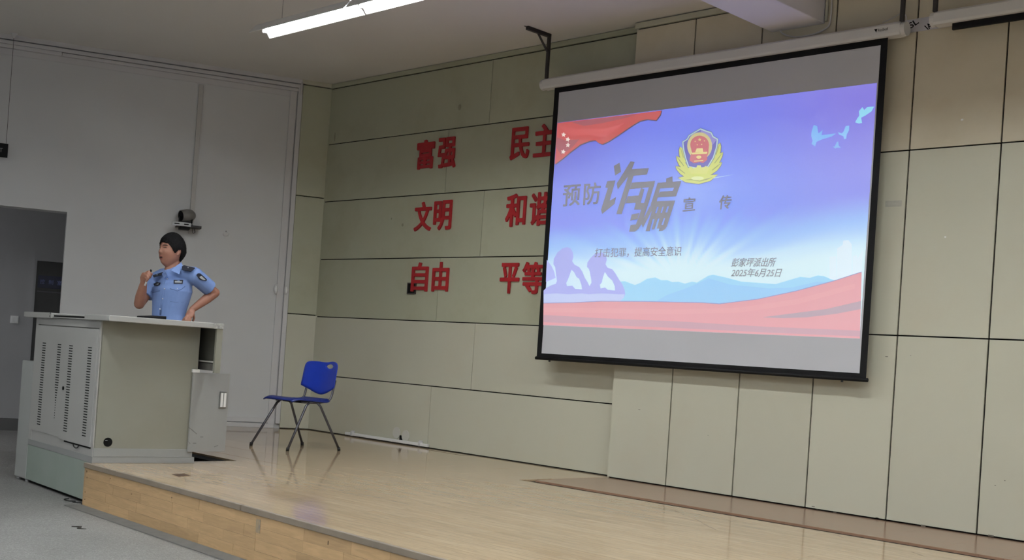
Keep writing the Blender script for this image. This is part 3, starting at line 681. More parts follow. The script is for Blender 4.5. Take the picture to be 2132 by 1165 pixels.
em_('badge', [E4(ell(800, 505, 178, 196))], (206, 198, 150), 7)
em_('badge', [E4(ell(800, 490, 134, 132)), E4([(668, 500), (932, 500), (925, 600), (905, 660), (910, 700), (850, 748), (800, 735), (720, 752), (655, 715), (665, 655), (690, 600)])], (204, 126, 134), 8)
em_('badge', [E4([(758, 540), (842, 538), (850, 592), (735, 594)]), E4([(680, 602), (912, 588), (902, 618), (695, 626)]), E4(ell(788, 664, 36, 22)), E4([(720, 715), (850, 705), (850, 718), (720, 730)]), E4(star(800, 415, 28))]+[E4(star(x, y, 13)) for x, y in ((735, 440), (868, 432), (765, 487), (828, 482))], (226, 214, 150), 9)
em_('badge', [E4([(640, 830), (660, 798), (690, 805), (700, 825), (755, 810), (765, 782), (815, 782), (825, 812), (865, 805), (885, 788), (905, 800), (940, 815), (900, 900), (680, 900)])], (214, 220, 140), 9)
em_('badge', [E4(ell(770, 965, 90, 26))], (226, 236, 180), 10)

# foil tape behind the gap between the two housings
tp = thing('foil_tape', 'silver tape with black lettering on the wall between the two screen housings', 'tape', (-3.82, YM, 3.33))
m = Sub(); m.box(-4.05, -3.40, YM-.003, YM-.0005, 3.325, 3.415); m.put('strip', M['foil'], tp)
for t, qd in (('ISL', ((1886, 52), (1907, 38.5), (1914, 48), (1892, 63))), ('IAP', ((1924, 54), (1943, 41), (1951, 52), (1932, 62)))):
    V, F = glyph(t, .02); m = Sub(); m.add([tuple(ony(p[0], p[1], YM-.0036)) for p in quad_map(V, qd)], F); m.put('lettering', M['black'], tp)
# cable from the beam to the housing and the loop at the right bracket
def cab(pts, rad, name, label, mt='trim', cat='cable'):
    p = [np.array(q, float) for q in pts]; out = []
    for i in range(len(p)-1):
        a, b, c, d = p[max(i-1, 0)], p[i], p[i+1], p[min(i+2, len(p)-1)]
        for k in range(6): t = k/6; out.append(.5*((2*b)+(-a+c)*t+(2*a-5*b+4*c-d)*t*t+(-a+3*b-3*c+d)*t**3))
    out.append(p[-1]); return tag(MB().tube(out, rad, 8).build(name, M[mt], smooth=True), label, cat)
cab([ony(1622, 58, YM-.01), ony(1630, 70, YM-.012), ony(1655, 77, YM-.012), ony(1690, 72, YM-.012), ony(1715, 62, YM-.012), ony(1727, 50, YM-.012), ony(1731, 20, YM-.012), ony(1733, -40, YM-.012)], .006, 'cable', 'pale cable looping under the end of the ceiling beam')
cab([ony(1838, 47, YM-.05), ony(1865, 34, YM-.06), ony(1880, 22, YM-.08), ony(1884, 4, YM-.1), ony(1886, -30, YM-.1)], .003, 'cable', 'thin pale wire rising from the screen housing to the bracket')
cab([ony(1880, 24, YM-.1), ony(1886, 34, YM-.12), ony(1887, 46, YM-.12)], .004, 'cable', 'short wire curling down onto the housing end cap')
m = MB(); m.tube([(-4.47+.012, YM-.012, ZC-.05), (-4.47+.012, YM-.012, 3.50)], .011, 8); tag(m.build('pipe', M['panel'], smooth=True), 'cream pipe down the wall beside the ceiling beam', 'pipe')

# ------------------------------------------------------------------ red characters
RC = [('富', (868, 291, 907, 352), (.11, 1)), ('强', (912, 286, 952, 350), 0), ('民', (1063, 265, 1105, 332), 0), ('主', (1112, 258, 1158, 326), 0),
      ('文', (863, 420, 901, 481), 0), ('明', (903, 417, 943, 479), 0), ('和', (1053, 403, 1098, 472), 0), ('谐', (1103, 400, 1150, 470), 0),
      ('自', (857, 546, 894, 607), 0), ('由', (900, 545, 937, 607), 0), ('平', (1041, 547, 1084, 611), 0), ('等', (1087, 545, 1134, 612), 0)]
where = ['first of the top row, left word', 'second of the top row, left word', 'first of the top row, right word', 'half behind the screen, top row',
         'first of the middle row, left word', 'second of the middle row, left word', 'first of the middle row, right word', 'half behind the screen, middle row',
         'first of the bottom row, above a square wall hole', 'second of the bottom row, left word', 'first of the bottom row, right word', 'half behind the screen, bottom row']
for (ch, (x0, y0, x1, y1), _), wh in zip(RC, where):
    cx = (x0+x1)/2; cyy = (y0+y1)/2
    a = ony(x0+1.5, cyy, YR); b = ony(x1-1.5, cyy, YR); t = ony(cx, y0, YR); u_ = ony(cx, y1, YR)
    V, F = fat_glyph(ch, .026); m = MB()
    m.add([(a[0]+v[0]*(b[0]-a[0]), YR-.014+v[1]*.0135, u_[2]+v[2]*(t[2]-u_[2])) for v in V], F)
    tag(m.build('wall_character', M['red']), 'red cut-out character %s, %s' % (ch, wh), 'wall lettering', 'red characters on the recessed wall')

# ------------------------------------------------------------------ small wall things
hb = thing('socket_box', 'open black square wiring box in the wall under the bottom red characters', 'wiring box', (-8.955, YR, 1.49))
m = Sub()
for q in ((-9.02, -9.01, 1.49, 1.602), (-8.90, -8.89, 1.49, 1.602), (-9.01, -8.90, 1.49, 1.50), (-9.01, -8.90, 1.592, 1.602)): m.box(q[0], q[1], YR-.012, YR-.0005, q[2], q[3])
m.put('rim', M['iron'], hb)
m = Sub(); m.box(-9.01, -8.90, YR-.004, YR-.0005, 1.50, 1.592); m.put('cavity', M['dark'], hb)
a = onw(574, 600); b = onw(594, 600)
for k, (tt, ff, lb) in enumerate(((a[0], .022, 'oval white cover on the door casing'), (b[0], .042, 'oval white cover on the cable duct beside the pillar'))):
    o = thing('wall_cover', lb, 'cover plate', wp(tt, 1.49, ff))
    Mx = Matrix(((DL[0], NL[0], 0), (DL[1], NL[1], 0), (0, 0, 1)))
    m = Sub(); m.ball(wp(tt, 1.49, ff+.002), (.022, .012, .055), 16, Mx); m.put('cover', M['trim'], o, smooth=True)
    m = Sub(); m.ball(wp(tt, 1.49, ff+.010), (.012, .008, .035), 12, Mx); m.put('centre', M['white'], o, smooth=True)
a = onw(470, 487); o = thing('wall_patch', 'small pale round fitting on the white wall right of the camera', 'wall fitting', wp(a[0], a[1], 0))
Mx = Matrix(((DL[0], NL[0], 0), (DL[1], NL[1], 0), (0, 0, 1)))
m = Sub(); m.ball(wp(a[0], a[1], .0), (.032, .012, .026), 14, Mx); m.put('cover', M['trim'], o, smooth=True)
m = Sub(); m.ball(wp(a[0], a[1]+.03, .006), (.006, .006, .006), 8, Mx); m.put('screw', M['iron'], o, smooth=True)
# conduit and round cover plates low on the recess wall
cn = thing('conduit_rail', 'white metal conduit lying along the foot of the recessed wall', 'conduit', (-9.2, YR, .0))
m = Sub(); m.box(-9.83, -8.53, YR-.035, YR-.008, .012, .040); m.put('channel', M['white'], cn, bevel=.003)
for xx in (-9.72, -8.65):
    m = Sub(); m.box(xx-.012, xx+.012, YR-.04, YR-.001, .010, .055); m.box(xx-.03, xx+.012, YR-.01, YR-.001, .05, .062); m.put('clip', M['trim'], cn)
for xx, zz, lb in ((-9.035, .105, 'left one of two round white cover discs above the conduit'), (-8.895, .085, 'right one of two round white cover discs above the conduit')):
    m = MB(); m.tube([(xx, YR-.008, zz), (xx, YR-.0005, zz)], .056, 28); tag(m.build('cover_disc', M['cream']), lb, 'cover plate', 'round cover discs on the recessed wall')
tag(MB().box(-8.985, -8.94, YR-.006, YR-.0005, .035, .085).build('cable_hole', M['dark']), 'small black cable hole between the two round cover discs', 'cable hole')
# exit sign hanging by the left wall
so = .12; p0 = onw(17.5, 299.5, so); p1 = onw(17, 328.5, so)
es = thing('hanging_sign', 'black hanging sign with pale letters cut by the left picture edge', 'sign', wp(p0[0]-.2, p1[1], so))
m = Sub(); wbox(m, p0[0]-.40, p0[0], p1[1], p0[1], so-.012, so+.006); m.put('sign_board', M['black'], es, bevel=.002)
V, F = glyph('OUT', .0, 1.05); z0 = p1[1]+.35*(p0[1]-p1[1]); z1 = p1[1]+.64*(p0[1]-p1[1])
m = Sub(); m.add([wp(p0[0]-.155+x*.108, z0+y*(z1-z0), so+.0075) for x, y in V], F); m.put('lettering', mat('sign_letters', (.25, .25, .25), .5), es)
m = Sub(); m.tube([wp(p0[0]-.02, p0[1], so), wp(p0[0]-.02, ZC-.04, so)], .0022, 6); m.put('hanging_wire', M['iron'], es)
m = Sub(); m.tube([wp(p0[0]-.02, ZC-.045, so), wp(p0[0]-.02, ZC, so)], [.006, .035], 12); m.put('ceiling_hook', M['trim'], es)

# ------------------------------------------------------------------ conference camera on the left wall
pc = onw(385, 468); tc, zc = pc[0]+.0, 2.045
pcm = thing('conference_camera', 'grey pan-tilt conference camera on a wall shelf behind the speaker', 'camera', wp(tc, zc, 0))
m = Sub(); wbox(m, tc-.10, tc+.13, zc-.003, zc+.004, .0, .20); m.put('shelf', M['iron'], pcm)
m = Sub(); wbox(m, tc-.155, tc+.035, zc-.002, zc+.038, .20, .222); m.put('front_rail', M['steel'], pcm, bevel=.002)
for a_, b_ in ((-.13, -.08), (-.035, .012)):
    m = Sub(); wbox(m, tc+a_, tc+b_, zc+.013, zc+.024, .2225, .2235); m.put('slot', M['dark'], pcm)
m = Sub(); wbox(m, tc+.03, tc+.15, zc-.006, zc+.022, .04, .16); m.put('side_arm', M['iron'], pcm, bevel=.003)
m = Sub(); wbox(m, tc-.07, tc+.03, zc-.03, zc-.003, .06, .19); m.put('power_block', M['black'], pcm, bevel=.004)
m = Sub(); m.tube([wp(tc-.01, zc+.004, .13), wp(tc-.01, zc+.05, .13), wp(tc-.01, zc+.06, .13)], [.062, .058, .03], 20); m.put('base', M['legs'], pcm, smooth=True)
for s in (-1, 1):
    m = Sub(); wbox(m, tc-.012+s*.062-.006, tc-.012+s*.062+.006, zc+.04, zc+.10, .10, .16); m.put('yoke', M['black'], pcm, bevel=.003)
hd = Vector((-.0, -.62, -.10)).normalized(); c0 = Vector(wp(tc+.0, zc+.118, .13))
bk = c0-hd*.05; ft = c0+hd*.07
m = Sub(); m.tube([bk-hd*.03, bk, c0, ft], [.036, .060, .066, .060], 20); head_ = m.put('camera_head', mat('camera_grey', (.17, .16, .15), .5), pcm, smooth=True)
m = Sub(); m.tube([ft-hd*.002, ft+hd*.003], [.053, .050], 20); m.put('lens', M['dark'], head_)
cab([wp(tc+.07, zc, .09), wp(tc+.075, zc-.05, .08), wp(tc+.10, zc-.03, .05), wp(tc+.06, zc+.06, .02)], .003, 'cable', 'short dark cable looping under the conference camera', 'iron')

# ------------------------------------------------------------------ lectern
zb = .045
C_ = onz(192, 950, zb); R_ = onz(399, 951, zb); L_ = onz(59, 912, zb)
C_, R_, L_ = [np.array([p[0], p[1]]) for p in (C_, R_, L_)]
ax = (C_-L_)/np.hypot(*(C_-L_)); ay = (R_-C_)/np.hypot(*(R_-C_)); LW = np.hypot(*(C_-L_)); LD = np.hypot(*(R_-C_))
def lp(a, b, z): q = C_+ax*a+ay*b; return (q[0], q[1], z)      # a to the stage side, b to the back
zt = zat(667, *C_); ztop = zat(655.5, *C_)
lec = thing('lectern', 'large grey metal multimedia lectern with vented front doors and green base', 'lectern', lp(-LW/2, LD/2, ZF))
def lbox(m, a0, a1, b0, b1, z0, z1): return m.box(a0, a1, b0, b1, z0, z1, M=lp)
# base down to the auditorium floor
m = Sub(); lbox(m, -LW, .0, .0, LD+.02, ZF+.025, .0); m.put('base', M['lectern_green'], lec, bevel=.003)
m = Sub(); lbox(m, -LW-.0, -.02, .03, LD, ZF, ZF+.025); m.put('foot_plinth', M['dark'], lec)
m = Sub(); lbox(m, -LW, .002, -.002, LD+.02, .0, zb); m.put('plinth', M['lectern_plinth'], lec, bevel=.002)
# body shell: side panel, front stiles, back
m = Sub(); lbox(m, -LW+.001, -.02, .013, .03, zb, zt); lbox(m, -LW, -LW+.018, .013, LD, zb, zt); m.put('carcass', M['lectern'], lec)
m = Sub(); lbox(m, -.018, .0, .004, LD, zb, zt); sp_ = m.put('side_panel', M['lectern_side_shade'], lec, bevel=.002)
m = Sub(); lbox(m, -.015, .004, .004, LD, zb, zb+.058); m.put('skirting', M['lectern_plinth'], lec, bevel=.001)
hq = onx(225, 920, C_[0]+.02)
b0 = (hq[1]-C_[1])/ay[1]
m = Sub(); ring = []
m.tube([lp(.0005, b0, hq[2]), lp(.003, b0, hq[2])], .032, 24); cg = m.put('cable_port', M['dark'], lec)
m = Sub(); m.tube([lp(.0045, b0-.02+.003*k, hq[2]+.012) for k in range(6)], .0015, 6); m.put('cable_end', M['white'], cg)
zh = zat(683, *C_)    # top of the doors
m = Sub(); lbox(m, -LW, .0, -.003, .012, zh, zt); m.put('front_rail', M['lectern'], lec, bevel=.001)
m = Sub(); lbox(m, -LW, -LW+.055, -.002, .012, zb, zh); lbox(m, -.03, .0, -.002, .012, zb, zh); m.put('stile', M['lectern'], lec)
m = Sub(); lbox(m, -LW+.055, -.03, .0, .012, zb, zb+.075); m.put('bottom_rail', M['lectern'], lec)
# two doors with rows of vent slots; the right one sags slightly ajar
dw = (LW-.085)/2
for k, (a0, a1, zlo, yo) in enumerate(((-LW+.057, -LW+.055+dw, zb+.075, -.006), (-LW+.057+dw, -.032, zb+.062, -.010))):
    m = Sub(); lbox(m, a0, a1, yo, yo+.010, zlo, zh-.007); dr = m.put('door', M['lectern'], lec, bevel=.0015)
    for c in (0, 1):
        ac = a0+(a1-a0)*((.27, .80), (.20, .80))[k][c]; n = 34
        m = Sub()
        for i in range(n):
            z = zh-.145-i*(.64/n)
            if k == 0 and c == 1 and i > 17: hw = max(.026-.003*(i-17), .004)
            else: hw = .034
            if k == 0 and c == 1 and i > 29: continue
            lbox(m, ac-hw, ac+hw, yo-.0012, yo+.002, z, z+.0068)
        m.put('vent_slots', M['dark'], dr, kind='stuff')
    if k == 1:
        m = Sub(); m.tube([lp(a0+.03, yo-.006, (zb+zh)/2-.01), lp(a0+.03, yo+.002, (zb+zh)/2-.01)], .014, 16); m.put('lock', M['dark'], dr)
m = Sub(); lbox(m, -.55, -.04, -.0035, .001, zb+.050, zb+.062); m.put('door_gap', M['dark'], lec)
m = Sub(); m.tube([lp(-.30+.05*math.cos(t), -.008, zb+.052-.022*math.sin(t)) for t in [math.pi*i/8 for i in range(9)]], .004, 6); m.put('cable_loop', M['rubber'], lec)
# top slab: left leaf, sunken tray, right leaf that overhangs the side
OV = .205; ZT = ztop
bk_ = LD+.075
m = Sub(); lbox(m, -LW-.22, -LW+.40, -.03, bk_, zt-.003, ZT); m.put('top_leaf', M['lectern'], lec, bevel=.004)
m = Sub(); lbox(m, -LW+.40, -.25, .10, bk_, zt-.003, ZT-.018); m.put('tray', M['lectern'], lec, bevel=.003)
m = Sub(); lbox(m, -LW+.40, -.25, -.02, .10, zt+.002, zt+.010); lbox(m, -LW+.40, -.25, -.012, .10, zt+.030, ZT-.016); m.put('tray_lip', M['lectern'], lec)
m = Sub(); lbox(m, -LW+.40, -.25, -.01, .10, zt+.010, zt+.030); m.put('tray_gap', M['dark'], lec)
for q in ((-LW+.365, zt+.012), (-LW+.375, zt+.034)):
    m = Sub(); m.tube([lp(q[0], -.031, q[1]), lp(q[0], -.028, q[1])], .006, 10); m.put('hole', M['dark'], lec)
m = Sub(); m.prism([(lp(a, b, 0)[0], lp(a, b, 0)[1]) for a, b in ((-.25, -.03), (OV, -.03), (OV, bk_), (-.25, bk_))], zt, ZT+.001); tl_ = m.put('top_leaf', M['lectern'], lec, bevel=.004)
# end panel hanging below the overhang, drawer rail, inner wall
e0 = bk_-.045; zpe = zat(777, *lp(OV-.01, e0+.05, 0)[:2])
m = Sub(); lbox(m, OV-.03, OV-.005, e0, bk_, zpe, zt); m.put('end_panel', M['lectern_side_shade'], lec, bevel=.002)
m = Sub(); lbox(m, -.5, OV-.03, bk_-.022, bk_-.002, zpe+.03, zt); m.put('drawer_box', mat('drawer_box', (.06, .06, .05), .6), lec)
zr = zat(752, *lp(.02, LD+.1, 0)[:2])
m = Sub(); lbox(m, -.2, OV-.032, bk_-.045, bk_-.024, zr-.065, zr-.012); m.put('slide_rail', M['rail'], lec, bevel=.002)
m = Sub(); lbox(m, -.2, OV-.032, bk_-.06, bk_-.024, zr-.006, zr+.004); m.put('drawer_ledge', M['lectern'], lec)
# open rear door with chrome pull
XD = lp(.018, LD, 0)[0]
q = [onx(*p, XD) for p in ((405, 775), (481.5, 778), (466, 942), (389.5, 938))]
m = Sub(); dy0, dy1 = (q[0][1]+q[3][1])/2, (q[1][1]+q[2][1])/2; dz0, dz1 = (q[2][2]+q[3][2])/2, (q[0][2]+q[1][2])/2
m.box(XD-.016, XD, dy0, dy1, dz0, dz1); rd = m.put('open_door', M['lectern_plinth'], lec, bevel=.002)
h = onx(463, 832, XD); m = Sub(); m.box(XD, XD+.010, h[1]-.028, h[1]+.028, h[2]-.062, h[2]+.062); m.put('pull_recess', M['rail'], rd, bevel=.002)
m = Sub(); m.box(XD+.010, XD+.016, h[1]-.022, h[1]-.004, h[2]-.052, h[2]+.052); m.box(XD+.010, XD+.016, h[1]+.004, h[1]+.022, h[2]-.052, h[2]+.052); m.put('chrome_pull', M['white'], rd)
m = Sub()
for px, py, l_, s_ in ((398, 893, .022, .6), (405, 899, .02, .7), (420, 909, .012, 0), (394, 921, .008, 1), (405, 922, .014, 0), (450, 928, .016, -.3)):
    q_ = onx(px, py, XD); m.box(XD+.0003, XD+.001, q_[1]-l_, q_[1]+l_, q_[2]-.0028, q_[2]+.0028, M=lambda x, y, z, q_=q_, s_=s_: (x, y, z-(y-q_[1])*s_))
m.put('scratch', mat('bare_metal', (.16, .16, .155), .6), rd, kind='stuff')
m = Sub(); m.box(XD-.02, XD-.001, dy0-.004, dy0+.05, dz1, dz1+.022); m.put('hinge_plate', M['white'], rd)
# worn tape on the top corner
m = Sub(); lbox(m, OV-.002, OV+.002, bk_-.075, bk_+.001, zt+.0, ZT+.0); m.put('worn_corner', mat('worn', (.20, .20, .19), .7, noise=(.42, .42, .40), scale=60), lec)
# side cabinet on the left of the lectern
sbx = thing('side_cabinet', 'lower grey side box attached at the far left end of the lectern', 'cabinet', lp(-LW-.15, .3, ZF))
zs = zat(751, *lp(-LW-.1, 0, 0)[:2]); qa = onz(33, 975, ZF+.02)
m = Sub(); lbox(m, -LW-.27, -LW-.003, .0, LD, ZF+.02, zs); m.put('body', mat('side_box', (.36, .37, .36), .5), sbx, bevel=.008)
for a in (-.24, -.04):
    m = Sub(); m.tube([lp(-LW+a, .03, ZF), lp(-LW+a, .03, ZF+.02)], .02, 10); m.put('foot', M['steel'], sbx)
# black folder on the lectern top, loose cable loop under the base
fo = lp(-.17, .42, 0)
m = MB(); c, s = math.cos(.5), math.sin(.5)
m.box(-.065, .065, -.09, .09, ZT+.0015, ZT+.016, M=lambda x, y, z: (fo[0]+c*x-s*y, fo[1]+s*x+c*y, z+(.012*(y+.09)/.18 if z > ZT+.01 else 0)))
tag(m.build('folder', M['black'], bevel=.003), 'flat black tablet lying on the lectern top before the speaker', 'tablet')
cab([lp(-.33, -.02, ZF+.004), lp(-.30, -.06, ZF+.004), lp(-.22, -.06, ZF+.004), lp(-.20, -.02, ZF+.004), lp(-.16, -.05, ZF+.004), lp(-.10, -.01, ZF+.004), lp(-.05, -.03, ZF+.004)], .004, 'cable', 'loose black cable on the floor under the lectern base', 'rubber')

# ------------------------------------------------------------------ blue chair
CH = np.array([-8.653, 6.145]); ca_ = math.radians(5)
def cp(x, y, z): return (CH[0]+.995*x+.03*y, CH[1]+.125*x+y, z)
ch = thing('stacking_chair', 'blue plastic chair with dark grey tube legs standing on the stage', 'chair', (CH[0], CH[1], 0))
HWf, DF = .237, .268
for s in (-1, 1):
    zt_ = .415
    fl0, ft0 = (s*HWf, -DF, .012), (s*.185, -.055, zt_); bt0, bl0 = (s*.185, .065, zt_), (s*HWf, DF, .012)
    def seg(a, b, t): return tuple(a[i]+(b[i]-a[i])*t for i in range(3))
    fr_ = [fl0, seg(fl0, ft0, .5), seg(fl0, ft0, .93), (s*.184, -.035, zt_+.003)]
    m = Sub(); m.tube([cp(*p) for p in fr_], .011, 12); m.put('leg', M['legs'], ch, smooth=True)
    m = Sub(); m.tube([cp(*p) for p in [bl0, seg(bl0, bt0, .5), seg(bl0, bt0, .93), (s*.184, .045, zt_+.003)]], .011, 12); m.put('leg', M['legs'], ch, smooth=True)
    m = Sub(); m.tube([cp(s*.184, -.04, zt_+.003), cp(s*.184, .05, zt_+.003)], .011, 12); m.put('seat_rail', M['legs'], ch, smooth=True)
    for q in (fl0, bl0):
        m = Sub(); m.tube([cp(q[0]*1.0, q[1], .0), cp(q[0]*.995, q[1]*.985, .03)], .0145, 12); m.put('foot_cap', M['rubber'], ch, smooth=True)
    m = Sub(); m.tube([cp(*p) for p in ((s*.165, -.10, .418), (s*.165, .10, .420), (s*.168, .165, .428), (s*.170, .195, .452), (s*.172, .208, .49), (s*.172, .222, .56), (s*.172, .234, .62))], .0105, 12); m.put('back_tube', M['legs'], ch, smooth=True)
def seatf(u, v):
    x = (u-.5)*2; y = -.215+v*.40; wd = .205*(1-.10*max(0, (.25-v)/.25)**2-.12*max(0, (v-.8)/.2)**2)
    z = .458-.028*v-.030*max(0, (.22-v)/.22)**2+.018*max(0, (v-.8)/.2)**2-.014*(1-x*x)*math.sin(math.pi*min(1, v*1.1))-.012*max(0, abs(x)-.85)/.15
    return cp(x*wd, y, z)
m = Sub(); m.grid(seatf, 20, 20); m.put('seat', M['blue_dark'], ch, smooth=True, solid=.012)
m = Sub()
for (xx, yy) in ((-.12, -.12), (.12, -.12), (-.12, .05), (.12, .05), (-.12, .13), (.12, .13)): m.ball(cp(xx, yy, .437), (.012, .012, .006), 10)
m.put('seat_bolts', M['blue_dark'], ch, smooth=True)
m = Sub(); m.box(-.14, .14, -.05, .12, .405, .425, M=cp); m.put('under_frame', M['black'], ch)
# backrest: ring grid between the grip hole and the outline
outl = [(-.190, .562), (-.188, .62), (-.186, .70), (-.178, .752), (-.150, .772), (-.09, .776), (-.03, .773), (.03, .774), (.08, .782), (.12, .782), (.16, .770), (.186, .742), (.190, .70), (.190, .62), (.190, .562), (.180, .548), (.12, .522), (.06, .495), (.0, .482), (-.06, .495), (-.12, .522), (-.180, .548)]
outl = [(x*1.12, z) for x, z in outl]; outl = smoothpoly(outl, n=5)
hc_ = (.075, .738)
an = [math.atan2(z-hc_[1], x-hc_[0]) for x, z in outl]
hole = [(hc_[0]+.052*math.cos(a), hc_[1]+.021*math.sin(a)*(1-.3*math.cos(a)**2)) for a in an]
nr = 10; vs = []
for j in range(nr+1):
    t = j/nr
    for (a, b), (c, d) in zip(hole, outl):
        x = a+(c-a)*t; z = b+(d-b)*t; vs.append(cp(x, .222+(z-.55)*.13-.045*(x/.21)**2+.012, z))
n = len(outl); m = Sub(); m.add(vs, [(j*n+i, j*n+(i+1) % n, (j+1)*n+(i+1) % n, (j+1)*n+i) for j in range(nr) for i in range(n)])
m.put('backrest', M['blue'], ch, smooth=True, solid=.008)

# ------------------------------------------------------------------ the speaker
W0 = 9.78
def B(px, py, d=0.): return Vector(deep(px, py, W0-d))
person = thing('person', 'person in light blue short-sleeved police shirt speaking behind the lectern, marker in hand', 'person', tuple(B(352, 660, 0))[:2]+(0,))
SR = Vector((math.cos(YAW), math.sin(YAW), 0)); TC = Vector((math.sin(YAW), -math.cos(YAW), 0)); UZ = Vector((0, 0, 1))
def remesh(mb, name, mt, vox, root, smooth_it=4, **kw):
    o = Sub.put(mb, name, mt, root, **kw)
    r_ = o.modifiers.new('r', 'REMESH'); r_.mode = 'VOXEL'; r_.voxel_size = vox; r_.use_smooth_shade = True
    if smooth_it: s_ = o.modifiers.new('s', 'SMOOTH'); s_.factor = .5; s_.iterations = smooth_it
    dg = bpy.context.evaluated_depsgraph_get(); dg.update(); me = bpy.data.meshes.new_from_object(o.evaluated_get(dg)); o.modifiers.clear(); o.data = me; return o
ty = math.radians(28)          # torso turned to the picture's left
TF = (TC*math.cos(ty)-SR*math.sin(ty)).normalized(); TS = UZ.cross(TF).normalized()   # forward, and his left
neck = B(356, 566, -.01); chest = B(358.5, 603, 0); waist = B(352, 650, 0); hip = B(352, 690, 0)
hipz = hip.z
shL = B(405, 573, .07); elL = B(447, 609, -.10); wrL = B(400, 644, .03)
shR = B(326, 583, -.09); elR = B(290, 632, .04); wrR = B(299, 589, .15)
hd_y = math.radians(38); HF = (TC*math.cos(hd_y)-SR*math.sin(hd_y)); HF = (HF+UZ*.06).normalized(); HSd = UZ.cross(HF).normalized(); HU = HF.cross(HSd).normalized()
HC_ = B(356.5, 522, 0)         # head centre
MH = Matrix((tuple(HF), tuple(HSd), tuple(HU))).transposed()
HK = 1.09
def H(f_, s_, u_): return HC_+(HF*f_+HSd*s_+HU*u_)*HK
# head as one sculpted surface
def headpt(a, b, k=1.0, full=False):       # a polar from top, b azimuth from the face
    f_, s_, u_ = math.sin(a)*math.cos(b), math.sin(a)*math.sin(b), math.cos(a)
    x = f_*(.094 if f_ > 0 else .098); y = s_*.080; z = u_*(.118 if u_ > 0 else .128)
    if u_ < 0:                                # jaw and chin
        t = -u_; y *= 1-.30*t**1.6; x = x*(1-.12*t)+.018*t*(1 if f_ > -.2 else .0)
        if f_ < 0: x *= 1-.25*t
    if f_ > 0:                                # flatten the face a little
        x *= 1-.06*abs(s_)
        g = lambda cs, cu, ws, wu: math.exp(-((y-cs)/ws)**2-((z-cu)/wu)**2)
        x += .004*g(0, .028, .05, .010)-.006*(g(.032, .008, .016, .012)+g(-.032, .008, .016, .012))
        x += .011*g(0, -.022, .011, .012)+.007*g(0, -.006, .008, .018)+.006*(g(.012, -.026, .008, .007)+g(-.012, -.026, .008, .007))
        x += .005*(g(.040, -.022, .02, .018)+g(-.040, -.022, .02, .018))
        x += .006*g(0, -.056, .022, .006)-.004*g(0, -.062, .022, .004)+.006*g(0, -.068, .018, .006)
        x += .007*g(0, -.098, .022, .016)
    return H(x*k, y*k, z*k)
body = Sub(); na, nb = 60, 80
vs = [headpt(math.pi*(i+.5)/na, 2*math.pi*j/nb) for i in range(na) for j in range(nb)]; q0 = len(vs); vs += [headpt(0, 0), headpt(math.pi, 0)]
fs = [(i*nb+j, (i+1)*nb+j, (i+1)*nb+(j+1) % nb, i*nb+(j+1) % nb) for i in range(na-1) for j in range(nb)]+[(q0, j, (j+1) % nb) for j in range(nb)]+[(q0+1, (na-1)*nb+(j+1) % nb, (na-1)*nb+j) for j in range(nb)]
body.add(vs, fs)
body.limb([H(-.035, 0, -.05), H(-.03, 0, -.10), neck+UZ*.0, neck-UZ*.05], [(.054, .056), (.054, .056), (.060, .058), (.075, .065)], 20)
for s in (-1, 1):   # ears
    e = H(-.012, s*.080, -.006); body.limb([e+HU*.026-HF*.004, e+HU*.010-HF*.010, e-HU*.012-HF*.004, e-HU*.026+HF*.004], [(.010, .006), (.014, .007), (.012, .006), (.007, .005)], 10, flat=tuple(HSd))
# trunk under the clothes
body.limb([neck-UZ*.04, chest, waist, hip], [(.085, .055), (.135, .080), (.125, .08), (.14, .09)], 20, flat=tuple(TF))
body.limb([shL, shL.lerp(elL, .5), elL], [.052, .046, .040]); body.limb([elL, elL.lerp(wrL, .35), wrL], [.042, .042, .027])
body.limb([shR, shR.lerp(elR, .5), elR], [.052, .046, .041]); body.limb([elR, elR.lerp(wrR, .35), wrR], [.044, .045, .029])
# right hand: fingers curled round a marker
def finger(mb, p, rad): mb.limb(p, rad, 10)
hx = (wrR-elR).normalized()
def RH(px, py, d): return B(px, py, d)
body.limb([wrR, RH(300, 580, .17), RH(303, 572, .185)], [(.026, .020), (.036, .019), (.034, .018)], 12, flat=tuple(TC))
fr4 = [[(305, 567, .19), (310, 564, .215), (314, 569, .215), (314, 574, .20)],
       [(303, 568, .20), (308, 568, .228), (312, 574, .225), (311, 579, .205)],
       [(301, 570, .21), (305, 573, .235), (309, 579, .230), (308, 583, .21)],
       [(300, 574, .21), (303, 578, .233), (306, 583, .228), (305, 586, .212)]]
for i, q in enumerate(fr4): finger(body, [RH(*p) for p in q], [.0098-.0006*i, .0092-.0006*i, .0085-.0006*i, .0075-.0005*i])
finger(body, [RH(304, 581, .175), RH(312, 577, .19), RH(316, 570, .20)], [.012, .0105, .009])
# left hand on the hip, knuckles forward, thumb back
body.limb([wrL, B(397, 651, .06), B(393, 658, .075)], [(.026, .020), (.034, .018), (.034, .017)], 12, flat=tuple(TC))
for i, q in enumerate(([(389, 657, .09), (384, 662, .105), (380, 667, .10)], [(391, 660, .095), (386, 667, .112), (381, 672, .105)], [(394, 663, .09), (390, 671, .108), (385, 676, .10)], [(397, 664, .08), (395, 672, .095), (391, 678, .09)])):
    finger(body, [B(*p) for p in q], [.010-.0005*i, .009-.0005*i, .008-.0005*i])
finger(body, [B(402, 652, .04), B(404, 661, .03), B(402, 668, .02)], [.012, .010, .009])
